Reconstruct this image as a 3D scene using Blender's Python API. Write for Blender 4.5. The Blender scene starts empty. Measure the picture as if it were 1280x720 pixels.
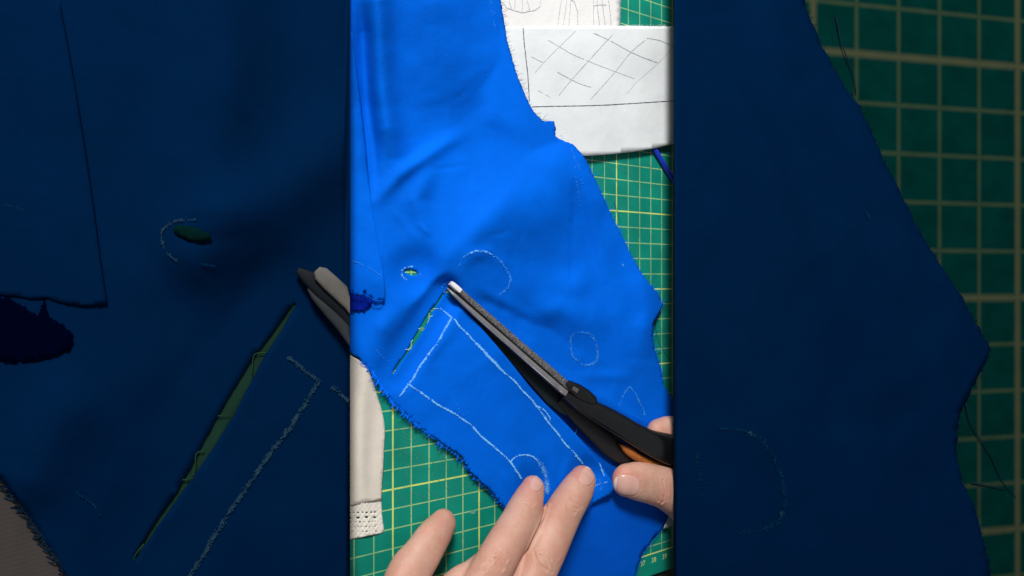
import bpy, bmesh, math, random
import numpy as np
from mathutils import Vector, Matrix, noise
from mathutils.geometry import delaunay_2d_cdt
from mathutils.bvhtree import BVHTree

random.seed(7)
rng = np.random.default_rng(7)
S = bpy.context.scene
COL = S.collection

# ------------------------------------------------------------------ camera
TILT = math.radians(32.3)          # the phone leans over the table from the left
FPX, DIST = 777.0, 0.353           # focal length in photo pixels, distance to the table (m)
CX, CY = 640.0, 350.0
camd = bpy.data.cameras.new('camera')
camd.sensor_width = 36
camd.lens = FPX / 1280 * 36
camd.shift_y = -10 / 1280
camd.clip_start = 0.01
camd.clip_end = 50
cam = bpy.data.objects.new('camera', camd)
COL.objects.link(cam)
CAMP = Vector((-DIST * math.sin(TILT), 0, DIST * math.cos(TILT)))
FW = Vector((math.sin(TILT), 0, -math.cos(TILT)))
RT = Vector((math.cos(TILT), 0, math.sin(TILT)))
UP = Vector((0, 1, 0))
cam.matrix_world = Matrix.Translation(CAMP) @ Matrix((RT, UP, -FW)).transposed().to_4x4()
S.camera = cam

# ------------------------------------------------------------------ light
w = bpy.data.worlds.new('World')
S.world = w
w.use_nodes = True
w.node_tree.nodes['Background'].inputs[0].default_value = (0.93, 0.96, 1.0, 1)
w.node_tree.nodes['Background'].inputs[1].default_value = 0.25


def area(name, loc, target, size, power, color):
    l = bpy.data.lights.new(name, 'AREA')
    l.shape = 'SQUARE'
    l.size = size
    l.energy = power
    l.color = color
    o = bpy.data.objects.new(name, l)
    COL.objects.link(o)
    o.location = loc
    o.rotation_euler = (Vector(target) - Vector(loc)).to_track_quat('-Z', 'Y').to_euler()
    return o


area('ceiling_lamp', (-0.44, 0.84, 0.80), (0, 0, 0), 0.24, 22.0, (1.0, 0.975, 0.94))
S.view_settings.view_transform = 'Standard'
S.view_settings.look = 'None'
S.view_settings.gamma = 1
S.view_settings.exposure = 0
S.render.resolution_x = 1024
S.render.resolution_y = 576


# ------------------------------------------------------------------ frames: a plane of the place
class Frame:
    def __init__(s, o, ax, n):
        s.o, s.ax, s.n = Vector(o), Vector(ax).normalized(), Vector(n).normalized()

    def pt(s, u, v, h=0.0):
        d = FW * FPX + RT * (u - CX) + UP * (CY - v)
        o = s.o + s.n * h
        t = (o - CAMP).dot(s.n) / d.dot(s.n)
        return CAMP + d * t


T = Frame((0, 0, 0), (1, 0, 0), (0, 0, 1))                       # the table
LB = Frame((0, 0, 0.0155), (1, 0, 0), (0, 0, 1))                 # top of the added low board
EDGE_R = T.pt(842, 350, 0.0215)
SL = math.radians(21.0)
RB = Frame(EDGE_R, (math.cos(SL), 0, math.sin(SL)), (-math.sin(SL), 0, math.cos(SL)))   # the added sloping board


def depth(p):
    return (p - CAMP).dot(FW)


def px2m(p, r):
    return r * depth(p) / FPX


# ------------------------------------------------------------------ object helpers
def empty(name, loc):
    o = bpy.data.objects.new(name, None)
    o.empty_display_size = 0.01
    COL.objects.link(o)
    o.location = loc
    return o


def tag(o, label=None, cat=None, group=None, kind=None):
    if label: o['label'] = label
    if cat: o['category'] = cat
    if group: o['group'] = group
    if kind: o['kind'] = kind
    return o


def mk(name, verts, faces, mat, parent=None, smooth=True, origin=None):
    me = bpy.data.meshes.new(name)
    # location chain: parents are unrotated empties or meshes with their own location
    base = Vector((0, 0, 0))
    p = parent
    while p is not None:
        base += p.location
        p = p.parent
    if origin is None:
        a = np.array([tuple(v) for v in verts])
        c = (a.min(0) + a.max(0)) / 2
        origin = Vector((c[0], c[1], a[:, 2].min()))
    me.from_pydata([tuple(Vector(v) - origin) for v in verts], [], faces)
    me.update()
    if smooth:
        me.polygons.foreach_set('use_smooth', [True] * len(me.polygons))
    me.materials.append(mat)
    o = bpy.data.objects.new(name, me)
    COL.objects.link(o)
    o.location = origin - base
    if parent: o.parent = parent
    return o


def fix_normals(o):
    bm = bmesh.new()
    bm.from_mesh(o.data)
    bmesh.ops.recalc_face_normals(bm, faces=bm.faces)
    bm.to_mesh(o.data)
    bm.free()


# ------------------------------------------------------------------ materials
def nt(name):
    m = bpy.data.materials.new(name)
    m.use_nodes = True
    n = m.node_tree
    b = n.nodes['Principled BSDF']
    return m, n, b


def N(n, t, **k):
    x = n.nodes.new(t)
    for a, v in k.items():
        if a in ('operation', 'blend_type', 'noise_dimensions', 'feature', 'data_type', 'wave_type', 'bands_direction'):
            setattr(x, a, v)
        else:
            x.inputs[a].default_value = v
    return x


def L(n, a, b):
    n.links.new(a, b)


def simple(name, col, rough=0.6, metal=0.0, var=0.12, scale=300, bump=0.0, bscale=900, spec=0.5):
    m, n, b = nt(name)
    tc = N(n, 'ShaderNodeTexCoord')
    nz = N(n, 'ShaderNodeTexNoise', Scale=scale, Detail=4.0)
    L(n, tc.outputs['Object'], nz.inputs['Vector'])
    mr = N(n, 'ShaderNodeMapRange')
    mr.inputs[3].default_value = 1 - var
    mr.inputs[4].default_value = 1 + var
    mr.inputs[1].default_value = 0.3
    mr.inputs[2].default_value = 0.7
    L(n, nz.outputs[0], mr.inputs[0])
    mx = N(n, 'ShaderNodeVectorMath', operation='SCALE')
    mx.inputs[0].default_value = col
    L(n, mr.outputs[0], mx.inputs['Scale'])
    L(n, mx.outputs[0], b.inputs['Base Color'])
    b.inputs['Roughness'].default_value = rough
    b.inputs['Metallic'].default_value = metal
    b.inputs['Specular IOR Level'].default_value = spec
    if bump:
        n2 = N(n, 'ShaderNodeTexNoise', Scale=bscale, Detail=3.0)
        L(n, tc.outputs['Object'], n2.inputs['Vector'])
        bp = N(n, 'ShaderNodeBump', Strength=bump, Distance=0.0004)
        L(n, n2.outputs[0], bp.inputs['Height'])
        L(n, bp.outputs[0], b.inputs['Normal'])
    return m


def cloth_mat(name, col, sheen=0.25, scol=(0.2, 0.5, 1, 1), var=0.14, weave=4200, rough=0.75, bump=0.35, spec=0.25):
    m, n, b = nt(name)
    tc = N(n, 'ShaderNodeTexCoord')
    nz = N(n, 'ShaderNodeTexNoise', Scale=28.0, Detail=5.0, Roughness=0.55)
    L(n, tc.outputs['Object'], nz.inputs['Vector'])
    nf = N(n, 'ShaderNodeTexNoise', Scale=1500.0, Detail=2.0)
    L(n, tc.outputs['Object'], nf.inputs['Vector'])
    ad = N(n, 'ShaderNodeMath', operation='MULTIPLY_ADD')
    L(n, nf.outputs[0], ad.inputs[0])
    ad.inputs[1].default_value = 0.35
    L(n, nz.outputs[0], ad.inputs[2])
    mr = N(n, 'ShaderNodeMapRange')
    mr.inputs[1].default_value = 0.4
    mr.inputs[2].default_value = 0.95
    mr.inputs[3].default_value = 1 - var
    mr.inputs[4].default_value = 1 + var
    L(n, ad.outputs[0], mr.inputs[0])
    mx = N(n, 'ShaderNodeVectorMath', operation='SCALE')
    mx.inputs[0].default_value = col
    L(n, mr.outputs[0], mx.inputs['Scale'])
    L(n, mx.outputs[0], b.inputs['Base Color'])
    b.inputs['Roughness'].default_value = rough
    b.inputs['Specular IOR Level'].default_value = spec
    b.inputs['Sheen Weight'].default_value = sheen
    b.inputs['Sheen Tint'].default_value = scol
    # woven relief: two crossed sets of threads
    sp = N(n, 'ShaderNodeSeparateXYZ')
    mp = N(n, 'ShaderNodeMapping')
    mp.inputs['Rotation'].default_value = (0, 0, math.radians(38))
    L(n, tc.outputs['Object'], mp.inputs['Vector'])
    L(n, mp.outputs[0], sp.inputs[0])
    hs = []
    for k in (0, 1):
        mu = N(n, 'ShaderNodeMath', operation='MULTIPLY')
        mu.inputs[1].default_value = weave * 2
        L(n, sp.outputs[k], mu.inputs[0])
        si = N(n, 'ShaderNodeMath', operation='SINE')
        L(n, mu.outputs[0], si.inputs[0])
        hs.append(si)
    pr = N(n, 'ShaderNodeMath', operation='MULTIPLY')
    L(n, hs[0].outputs[0], pr.inputs[0])
    L(n, hs[1].outputs[0], pr.inputs[1])
    b1 = N(n, 'ShaderNodeBump', Strength=bump, Distance=0.00008)
    L(n, pr.outputs[0], b1.inputs['Height'])
    n3 = N(n, 'ShaderNodeTexNoise', Scale=90.0, Detail=4.0)
    L(n, tc.outputs['Object'], n3.inputs['Vector'])
    b2 = N(n, 'ShaderNodeBump', Strength=0.35, Distance=0.0012)
    L(n, n3.outputs[0], b2.inputs['Height'])
    L(n, b1.outputs[0], b2.inputs['Normal'])
    L(n, b2.outputs[0], b.inputs['Normal'])
    return m


def mat_mat(name, base, thin, thick, cell, offx, offy, wt, wk, ylo=None, wear=0.5, every=5, spec=0.25, soft=0.3):
    """printed cutting mat: regular grid in the mat's own coordinates"""
    m, n, b = nt(name)
    tc = N(n, 'ShaderNodeTexCoord')
    sp = N(n, 'ShaderNodeSeparateXYZ')
    L(n, tc.outputs['Object'], sp.inputs[0])

    def lines(out, off, period, width):
        a = N(n, 'ShaderNodeMath', operation='SUBTRACT'); L(n, out, a.inputs[0]); a.inputs[1].default_value = off
        d = N(n, 'ShaderNodeMath', operation='DIVIDE'); L(n, a.outputs[0], d.inputs[0]); d.inputs[1].default_value = period
        h = N(n, 'ShaderNodeMath', operation='ADD'); L(n, d.outputs[0], h.inputs[0]); h.inputs[1].default_value = 0.5
        f = N(n, 'ShaderNodeMath', operation='FLOORED_MODULO'); L(n, h.outputs[0], f.inputs[0]); f.inputs[1].default_value = 1.0
        s = N(n, 'ShaderNodeMath', operation='SUBTRACT'); L(n, f.outputs[0], s.inputs[0]); s.inputs[1].default_value = 0.5
        c = N(n, 'ShaderNodeMath', operation='ABSOLUTE'); L(n, s.outputs[0], c.inputs[0])
        r = N(n, 'ShaderNodeMapRange'); L(n, c.outputs[0], r.inputs[0])
        hw = width / period / 2
        r.inputs[1].default_value = hw * (1 - soft); r.inputs[2].default_value = hw * (1 + soft)
        r.inputs[3].default_value = 1; r.inputs[4].default_value = 0
        return r.outputs[0]

    def mx(a, c):
        k = N(n, 'ShaderNodeMath', operation='MAXIMUM'); L(n, a, k.inputs[0]); L(n, c, k.inputs[1]); return k.outputs[0]

    th = mx(lines(sp.outputs[0], offx, cell, wt), lines(sp.outputs[1], offy, cell, wt))
    tk = mx(lines(sp.outputs[0], offx, cell * every, wk), lines(sp.outputs[1], offy, cell * every, wk))
    if ylo is not None:
        g = N(n, 'ShaderNodeMath', operation='GREATER_THAN'); L(n, sp.outputs[1], g.inputs[0]); g.inputs[1].default_value = ylo
        for nm in (0, 1):
            k = N(n, 'ShaderNodeMath', operation='MULTIPLY'); L(n, (th, tk)[nm], k.inputs[0]); L(n, g.outputs[0], k.inputs[1])
            if nm == 0: th = k.outputs[0]
            else: tk = k.outputs[0]
    nz = N(n, 'ShaderNodeTexNoise', Scale=2600.0, Detail=2.0); L(n, tc.outputs['Object'], nz.inputs['Vector'])
    n4 = N(n, 'ShaderNodeTexNoise', Scale=60.0, Detail=3.0); L(n, tc.outputs['Object'], n4.inputs['Vector'])
    ws = N(n, 'ShaderNodeMath', operation='ADD'); L(n, nz.outputs[0], ws.inputs[0]); L(n, n4.outputs[0], ws.inputs[1])
    wr = N(n, 'ShaderNodeMapRange'); L(n, ws.outputs[0], wr.inputs[0])
    wr.inputs[1].default_value = 0.8; wr.inputs[2].default_value = 1.1
    wr.inputs[3].default_value = 1 - wear; wr.inputs[4].default_value = 1
    va = N(n, 'ShaderNodeMapRange'); L(n, n4.outputs[0], va.inputs[0])
    va.inputs[1].default_value = .3; va.inputs[2].default_value = .7; va.inputs[3].default_value = .85; va.inputs[4].default_value = 1.15
    bs = N(n, 'ShaderNodeVectorMath', operation='SCALE'); bs.inputs[0].default_value = base; L(n, va.outputs[0], bs.inputs['Scale'])
    f1 = N(n, 'ShaderNodeMath', operation='MULTIPLY'); L(n, th, f1.inputs[0]); L(n, wr.outputs[0], f1.inputs[1])
    f2 = N(n, 'ShaderNodeMath', operation='MULTIPLY'); L(n, tk, f2.inputs[0]); L(n, wr.outputs[0], f2.inputs[1])
    c1 = N(n, 'ShaderNodeMix', data_type='RGBA'); L(n, f1.outputs[0], c1.inputs[0]); L(n, bs.outputs[0], c1.inputs[6]); c1.inputs[7].default_value = (*thin, 1)
    c2 = N(n, 'ShaderNodeMix', data_type='RGBA'); L(n, f2.outputs[0], c2.inputs[0]); L(n, c1.outputs[2], c2.inputs[6]); c2.inputs[7].default_value = (*thick, 1)
    # fine knife scratches
    L(n, c2.outputs[2], b.inputs['Base Color'])
    b.inputs['Roughness'].default_value = 0.62 if spec else 1.0
    b.inputs['Specular IOR Level'].default_value = spec
    bp = N(n, 'ShaderNodeBump', Strength=0.3, Distance=0.0002); L(n, nz.outputs[0], bp.inputs['Height'])
    L(n, bp.outputs[0], b.inputs['Normal'])
    return m


M = {}
M['blue'] = cloth_mat('blue_cotton', (0.000, 0.108, 0.63), sheen=0.0, spec=0.03)
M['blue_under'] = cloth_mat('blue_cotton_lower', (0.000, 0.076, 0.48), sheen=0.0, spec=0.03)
M['navy'] = cloth_mat('border_navy_cotton', (0.0003, 0.0098, 0.039), sheen=0.0, spec=0.0, var=0.12, weave=1300, bump=0.12, rough=1.0)  # blue cloth darkened for the added side boards
M['thread_blue'] = simple('blue_thread', (0.000, 0.15, 0.86), 0.9, spec=0.05)
M['thread_dark'] = simple('dark_blue_thread', (0.005, 0.03, 0.10), 0.8)
M['thread_navy'] = simple('navy_thread', (0.0005, 0.012, 0.03), 0.8, spec=0.1)
M['chalk'] = simple('blue_white_chalk', (0.17, 0.50, 0.92), 0.95, var=0.25, scale=2500, spec=0.1)
M['chalk_faint'] = simple('faint_chalk', (0.03, 0.24, 0.80), 0.95, var=0.3, scale=2500, spec=0.1)
M['chalk_dim'] = simple('border_dim_chalk', (0.014, 0.038, 0.062), 0.95, var=0.3, scale=900, spec=0.0)
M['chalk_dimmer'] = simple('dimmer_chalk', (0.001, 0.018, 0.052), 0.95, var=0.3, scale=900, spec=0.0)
M['paper'] = cloth_mat('white_interfacing', (0.63, 0.665, 0.68), sheen=0.0, var=0.07, weave=2500, rough=0.9, bump=0.12, spec=0.1)
M['paper2'] = cloth_mat('white_tracing_paper', (0.69, 0.69, 0.69), sheen=0.0, var=0.05, weave=2500, rough=0.8, bump=0.3)
M['pencil'] = simple('pencil_grey', (0.44, 0.45, 0.47), 0.7, var=0.5, scale=1500)
M['pencil_faint'] = simple('faint_pencil', (0.56, 0.58, 0.60), 0.7, var=0.3, scale=1500)
M['ink'] = simple('purple_ink', (0.06, 0.055, 0.10), 0.7, var=0.5, scale=1500)
M['beige'] = cloth_mat('cream_cotton', (0.62, 0.57, 0.50), sheen=0.05, scol=(1, 1, 1, 1), var=0.05, weave=2500)
M['lace'] = cloth_mat('cream_lace', (0.68, 0.65, 0.58), sheen=0.05, scol=(1, 1, 1, 1), var=0.08, weave=3500)
M['taupe'] = cloth_mat('border_taupe_cotton', (0.042, 0.036, 0.034), sheen=0.0, spec=0.1, var=0.1, weave=1300)  # cream cloth darkened for the added low board
M['pen'] = simple('blue_pen_plastic', (0.01, 0.04, 0.50), 0.35)
M['pen_tip'] = simple('pen_cone', (0.45, 0.30, 0.15), 0.5)
M['steel'] = simple('brushed_steel', (0.24, 0.235, 0.245), 0.36, 0.45, var=0.15, scale=220, bump=0.15)
M['bright_steel'] = simple('ground_steel_tip', (0.85, 0.85, 0.85), 0.35, 0.3, var=0.05)
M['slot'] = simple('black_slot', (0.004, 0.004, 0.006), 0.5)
M['black'] = simple('black_handle_plastic', (0.0035, 0.004, 0.005), 0.28, var=0.25, scale=90, bump=0.12, bscale=1800, spec=0.55)
M['shaded_steel'] = simple('painted_shade_steel', (0.004, 0.010, 0.014), 0.5, 0.0, var=0.2, scale=200, spec=0.3)
M['orange'] = simple('orange_rubber', (0.36, 0.105, 0.014), 0.42, var=0.25, scale=240)
M['table'] = simple('dark_table', (0.012, 0.011, 0.011), 0.5)
M['board'] = simple('border_dark_board', (0.004, 0.010, 0.016), 0.7, spec=0.1)
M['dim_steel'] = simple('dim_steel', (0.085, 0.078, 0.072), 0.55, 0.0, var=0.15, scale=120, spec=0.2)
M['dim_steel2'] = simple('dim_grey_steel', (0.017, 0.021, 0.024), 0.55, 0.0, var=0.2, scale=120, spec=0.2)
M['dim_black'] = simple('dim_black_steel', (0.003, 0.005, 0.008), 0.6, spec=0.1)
M['dim_green'] = simple('dim_mat_green', (0.005, 0.025, 0.016), 0.7, var=0.15, scale=60, spec=0.1)
M['number'] = simple('mat_print', (0.45, 0.62, 0.22), 0.7, var=0.2, scale=2000)
M['nail'] = simple('fingernail', (0.55, 0.32, 0.265), 0.28, var=0.06, scale=120, spec=0.5)
M['nail_edge'] = simple('nail_free_edge', (0.74, 0.54, 0.45), 0.4, var=0.05)

# speckled dark coating on the spine of the blade
m, n, b = nt('speckled_spine')
tc = N(n, 'ShaderNodeTexCoord'); nz = N(n, 'ShaderNodeTexNoise', Scale=2600.0, Detail=1.0)
L(n, tc.outputs['Object'], nz.inputs['Vector'])
cr = n.nodes.new('ShaderNodeValToRGB'); L(n, nz.outputs[0], cr.inputs[0])
cr.color_ramp.elements[0].position = 0.42; cr.color_ramp.elements[0].color = (0.02, 0.02, 0.022, 1)
cr.color_ramp.elements[1].position = 0.66; cr.color_ramp.elements[1].color = (0.26, 0.25, 0.25, 1)
L(n, cr.outputs[0], b.inputs['Base Color']); b.inputs['Roughness'].default_value = 0.5; b.inputs['Metallic'].default_value = 0.2
bp = N(n, 'ShaderNodeBump', Strength=0.6, Distance=0.0002); L(n, nz.outputs[0], bp.inputs['Height']); L(n, bp.outputs[0], b.inputs['Normal'])
M['spine'] = m

# skin
m, n, b = nt('skin')
tc = N(n, 'ShaderNodeTexCoord')
nz = N(n, 'ShaderNodeTexNoise', Scale=55.0, Detail=5.0, Roughness=0.6); L(n, tc.outputs['Object'], nz.inputs['Vector'])
cr = n.nodes.new('ShaderNodeValToRGB'); L(n, nz.outputs[0], cr.inputs[0])
cr.color_ramp.elements[0].position = 0.36; cr.color_ramp.elements[0].color = (0.46, 0.245, 0.175, 1)
cr.color_ramp.elements[1].position = 0.64; cr.color_ramp.elements[1].color = (0.54, 0.33, 0.25, 1)
at = n.nodes.new('ShaderNodeAttribute'); at.attribute_name = 'flush'
mx = N(n, 'ShaderNodeMix', data_type='RGBA'); n5 = N(n, 'ShaderNodeTexNoise', Scale=210.0, Detail=4.0); L(n, tc.outputs['Object'], n5.inputs['Vector'])
n6 = N(n, 'ShaderNodeMapRange'); L(n, n5.outputs[0], n6.inputs[0]); n6.inputs[1].default_value = .35; n6.inputs[2].default_value = .75; n6.inputs[3].default_value = -.12; n6.inputs[4].default_value = .40
n7 = N(n, 'ShaderNodeMath', operation='ADD'); n7.use_clamp = True; L(n, at.outputs['Fac'], n7.inputs[0]); L(n, n6.outputs[0], n7.inputs[1]); L(n, n7.outputs[0], mx.inputs[0]); L(n, cr.outputs[0], mx.inputs[6]); mx.inputs[7].default_value = (0.54, 0.20, 0.155, 1)
L(n, mx.outputs[2], b.inputs['Base Color'])
b.inputs['Roughness'].default_value = 0.50
b.inputs['Specular IOR Level'].default_value = 0.42
b.inputs['Subsurface Weight'].default_value = 0.22
b.inputs['Subsurface Radius'].default_value = (1.0, 0.35, 0.2)
b.inputs['Subsurface Scale'].default_value = 0.0025
vo = N(n, 'ShaderNodeTexVoronoi', Scale=1500.0); vo.feature = 'DISTANCE_TO_EDGE'; L(n, tc.outputs['Object'], vo.inputs['Vector'])
vm = N(n, 'ShaderNodeMapRange'); L(n, vo.outputs['Distance'], vm.inputs[0]); vm.inputs[2].default_value = 0.25
b1 = N(n, 'ShaderNodeBump', Strength=0.35, Distance=0.00012); L(n, vm.outputs[0], b1.inputs['Height'])
n2 = N(n, 'ShaderNodeTexNoise', Scale=420.0, Detail=3.0); L(n, tc.outputs['Object'], n2.inputs['Vector'])
b2 = N(n, 'ShaderNodeBump', Strength=0.6, Distance=0.00035); L(n, n2.outputs[0], b2.inputs['Height']); L(n, b1.outputs[0], b2.inputs['Normal'])
L(n, b2.outputs[0], b.inputs['Normal'])
M['skin'] = m


# ------------------------------------------------------------------ geometry helpers
def seg_dist(P, a, b):
    a = np.asarray(a, float); b = np.asarray(b, float)
    ab = b - a
    t = np.clip(((P - a) @ ab) / (ab @ ab + 1e-12), 0, 1)
    return np.linalg.norm(P - (a + t[:, None] * ab), axis=1), t


def poly_dist(P, pts):
    d = np.full(len(P), 1e9); s = np.zeros(len(P)); acc = 0
    for i in range(len(pts) - 1):
        dd, t = seg_dist(P, pts[i], pts[i + 1])
        ln = math.dist(pts[i], pts[i + 1])
        k = dd < d
        d[k] = dd[k]; s[k] = acc + t[k] * ln
        acc += ln
    return d, s


def inside(P, poly):
    x, y = P[:, 0], P[:, 1]
    c = np.zeros(len(P), bool)
    j = len(poly) - 1
    for i in range(len(poly)):
        xi, yi = poly[i]; xj, yj = poly[j]
        if yi != yj:
            k = ((yi > y) != (yj > y)) & (x < (xj - xi) * (y - yi) / (yj - yi) + xi)
            c ^= k
        j = i
    return c


def resample(pts, step, closed=False):
    out = []
    q = list(pts) + ([pts[0]] if closed else [])
    for a, b in zip(q[:-1], q[1:]):
        k = max(1, int(math.dist(a, b) / step))
        for i in range(k):
            t = i / k
            out.append((a[0] + (b[0] - a[0]) * t, a[1] + (b[1] - a[1]) * t))
    if not closed: out.append(q[-1])
    return out


def smooth_path(pts, n=6):
    """Catmull-Rom through the points (any tuple length)"""
    p = [np.array(x, float) for x in pts]
    p = [2 * p[0] - p[1]] + p + [2 * p[-1] - p[-2]]
    out = []
    for i in range(1, len(p) - 2):
        for k in range(n):
            t = k / n
            out.append(0.5 * ((2 * p[i]) + (-p[i - 1] + p[i + 1]) * t + (2 * p[i - 1] - 5 * p[i] + 4 * p[i + 1] - p[i + 2]) * t * t + (-p[i - 1] + 3 * p[i] - 3 * p[i + 1] + p[i + 2]) * t ** 3))
    out.append(p[-2])
    return [tuple(x) for x in out]


def fray(pts, step, amp):
    o = []
    for (x, y) in resample(pts, step):
        o.append((x + random.uniform(-amp, amp), y + random.uniform(-amp, amp)))
    return o


def sheet(name, outline, holes, step, hfun, frame, mat, parent, thick=0.0005):
    """a cloth or paper sheet: triangulated outline with real holes, bent by hfun"""
    allp = [tuple(p) for p in outline]
    edges = [(i, (i + 1) % len(allp)) for i in range(len(allp))]
    for h in holes:
        b0 = len(allp)
        allp += [tuple(p) for p in h]
        edges += [(b0 + i, b0 + (i + 1) % len(h)) for i in range(len(h))]
    a = np.array(outline)
    gx = np.arange(a[:, 0].min(), a[:, 0].max(), step)
    gy = np.arange(a[:, 1].min(), a[:, 1].max(), step * 0.87)
    X, Y = np.meshgrid(gx, gy)
    X = X + (np.arange(len(gy)) % 2)[:, None] * step / 2
    G = np.stack([X.ravel(), Y.ravel()], 1)
    G = G[inside(G, outline)]
    d, _ = poly_dist(G, list(outline) + [outline[0]])
    G = G[d > step * 0.45]
    for h in holes:
        G = G[~inside(G, h)]
        d, _ = poly_dist(G, list(h) + [h[0]])
        G = G[d > step * 0.3]
    allp += [tuple(g) for g in G]
    vs, _, fs, *_ = delaunay_2d_cdt([Vector(p) for p in allp], edges, [], 0, 1e-5)
    V = np.array([tuple(v) for v in vs])
    F = np.array([tuple(f) for f in fs])
    C = V[F].mean(1)
    k = inside(C, outline)
    for h in holes: k &= ~inside(C, h)
    F = F[k]
    H = hfun(V)
    pts = [frame.pt(V[i, 0], V[i, 1], H[i]) for i in range(len(V))]
    o = mk(name, pts, [tuple(int(q) for q in f) for f in F], mat, parent)
    me = o.data
    if me.polygons and sum(p.normal.dot(frame.n) for p in list(me.polygons)[:50]) < 0:
        me.flip_normals()
    sm = o.modifiers.new('thickness', 'SOLIDIFY'); sm.thickness = thick; sm.offset = -1
    return o


def ribbon(name, path, width, hfun, frame, mat, parent, off=0.0004, jit=0.25, step=2.0, gaps=0.0):
    """a thin drawn line lying on a surface"""
    q = resample(path, step)
    P = np.array(q)
    H = hfun(P) + off
    V, F = [], []
    prev = None
    for i in range(len(q)):
        a = P[max(0, i - 1)]; c = P[min(len(q) - 1, i + 1)]
        t = (c - a) / (np.linalg.norm(c - a) + 1e-9)
        nn = np.array((-t[1], t[0]))
        wv = width * random.uniform(0.6, 1.25) / 2
        o = nn * random.uniform(-jit, jit)
        k = len(V)
        V += [frame.pt(*(P[i] + nn * wv + o), H[i]), frame.pt(*(P[i] - nn * wv + o), H[i])]
        if prev is not None and random.random() >= gaps:
            F.append((prev, prev + 1, k + 1, k))
        prev = k
    return mk(name, V, F, mat, parent, smooth=False)


def chalk(name, path, width, hfun, frame, mat, parent, dens=1.0, fl=1.0, off=0.00045, label=None):
    """a chalk stroke: hundreds of small flecks of chalk caught on the weave"""
    q = resample(path, 0.5)
    P = np.array(q)
    V, F = [], []
    n = int(len(q) * width * 0.95 * dens)
    ph_ = rng.uniform(0, 6.28, 3)
    sgrid = np.arange(len(q)) * 0.5
    wgt = 1 + .55 * np.sin(sgrid / 3.1 + ph_[0]) + .45 * np.sin(sgrid / 9.7 + ph_[1]) + .35 * np.sin(sgrid / 1.3 + ph_[2])
    wgt = np.clip(wgt, .35, None); wgt /= wgt.sum()
    idx = rng.choice(len(q), n, p=wgt)
    o = rng.normal(0, width * (0.42 if 'faint' in mat.name else 0.28), (n, 2))
    C = P[idx] + o + .45 * np.stack([np.sin(sgrid[idx] / 4.3 + ph_[2]), np.sin(sgrid[idx] / 5.9 + ph_[0])], 1)
    H = hfun(C) + off
    for i in range(n):
        r = fl * random.uniform(0.28, 0.75)
        a0 = random.uniform(0, 6.28)
        k = len(V)
        m_ = random.choice((3, 4, 5))
        for j in range(m_):
            a = a0 + j * 6.283 / m_
            rr = r * random.uniform(0.6, 1.2)
            V.append(frame.pt(C[i, 0] + rr * math.cos(a), C[i, 1] + rr * math.sin(a), H[i] + random.uniform(0, 0.00004)))
        F.append(tuple(range(k, k + m_)))
    ob = mk(name, V, F, mat, parent, smooth=False)
    if label: ob['label'] = label
    return ob


def tube_verts(pts, r, n=4, r_end=None):
    V, F = [], []
    for i, p in enumerate(pts):
        a = pts[max(0, i - 1)]; b_ = pts[min(len(pts) - 1, i + 1)]
        t = (b_ - a).normalized()
        s = t.cross(Vector((0, 0, 1)))
        if s.length < 1e-3: s = t.cross(Vector((1, 0, 0)))
        s.normalize(); u = s.cross(t)
        rr = r if r_end is None else r + (r_end - r) * i / (len(pts) - 1)
        for j in range(n):
            a_ = 2 * math.pi * j / n
            V.append(p + s * rr * math.cos(a_) + u * rr * math.sin(a_))
        if i:
            for j in range(n):
                F.append(((i - 1) * n + j, (i - 1) * n + (j + 1) % n, i * n + (j + 1) % n, i * n + j))
    F.append(tuple(range(n - 1, -1, -1)))
    F.append(tuple(range((len(pts) - 1) * n, len(pts) * n)))
    return V, F


def threads(name, spec, frame, mat, parent, kind='stuff', r=0.00013):
    """many loose threads in one part; spec = list of px polylines with heights"""
    if kind is None and len(spec) > 1:
        for s_ in spec: threads(name, [s_], frame, mat, parent, None, r)
        return
    V, F = [], []
    for pl in spec:
        pts = [frame.pt(*p) for p in smooth_path(pl, 3)]
        v, f = tube_verts(pts, r, 4, r * 0.5)
        k = len(V)
        V += v
        F += [tuple(x + k for x in ff) for ff in f]
    o = mk(name, V, F, mat, parent)
    if kind: o['kind'] = kind
    return o


def sweep(secs, n=20, expo=2.0, cap=True, ref=Vector((0, 0, 1)), flat_ends=False):
    """secs: list of (point, side radius, up radius, twist) -> closed tube"""
    V, F = [], []
    for i, (p, a, b_, tw) in enumerate(secs):
        q0 = secs[max(0, i - 1)][0]; q1 = secs[min(len(secs) - 1, i + 1)][0]
        t = (q1 - q0)
        t = t.normalized() if t.length > 1e-9 else Vector((1, 0, 0))
        s = t.cross(ref).normalized()
        u = s.cross(t)
        if tw:
            R = Matrix.Rotation(tw, 3, t)
            s = R @ s; u = R @ u
        for j in range(n):
            an = 2 * math.pi * j / n
            c, d = math.cos(an), math.sin(an)
            e = 2 / expo
            x = math.copysign(abs(c) ** e, c); y = math.copysign(abs(d) ** e, d)
            V.append(p + s * (a * x) + u * (b_ * y))
        if i:
            for j in range(n):
                F.append(((i - 1) * n + j, (i - 1) * n + (j + 1) % n, i * n + (j + 1) % n, i * n + j))
    F.append(tuple(range(n - 1, -1, -1)))
    F.append(tuple(range((len(secs) - 1) * n, len(secs) * n)))
    return V, F


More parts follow.
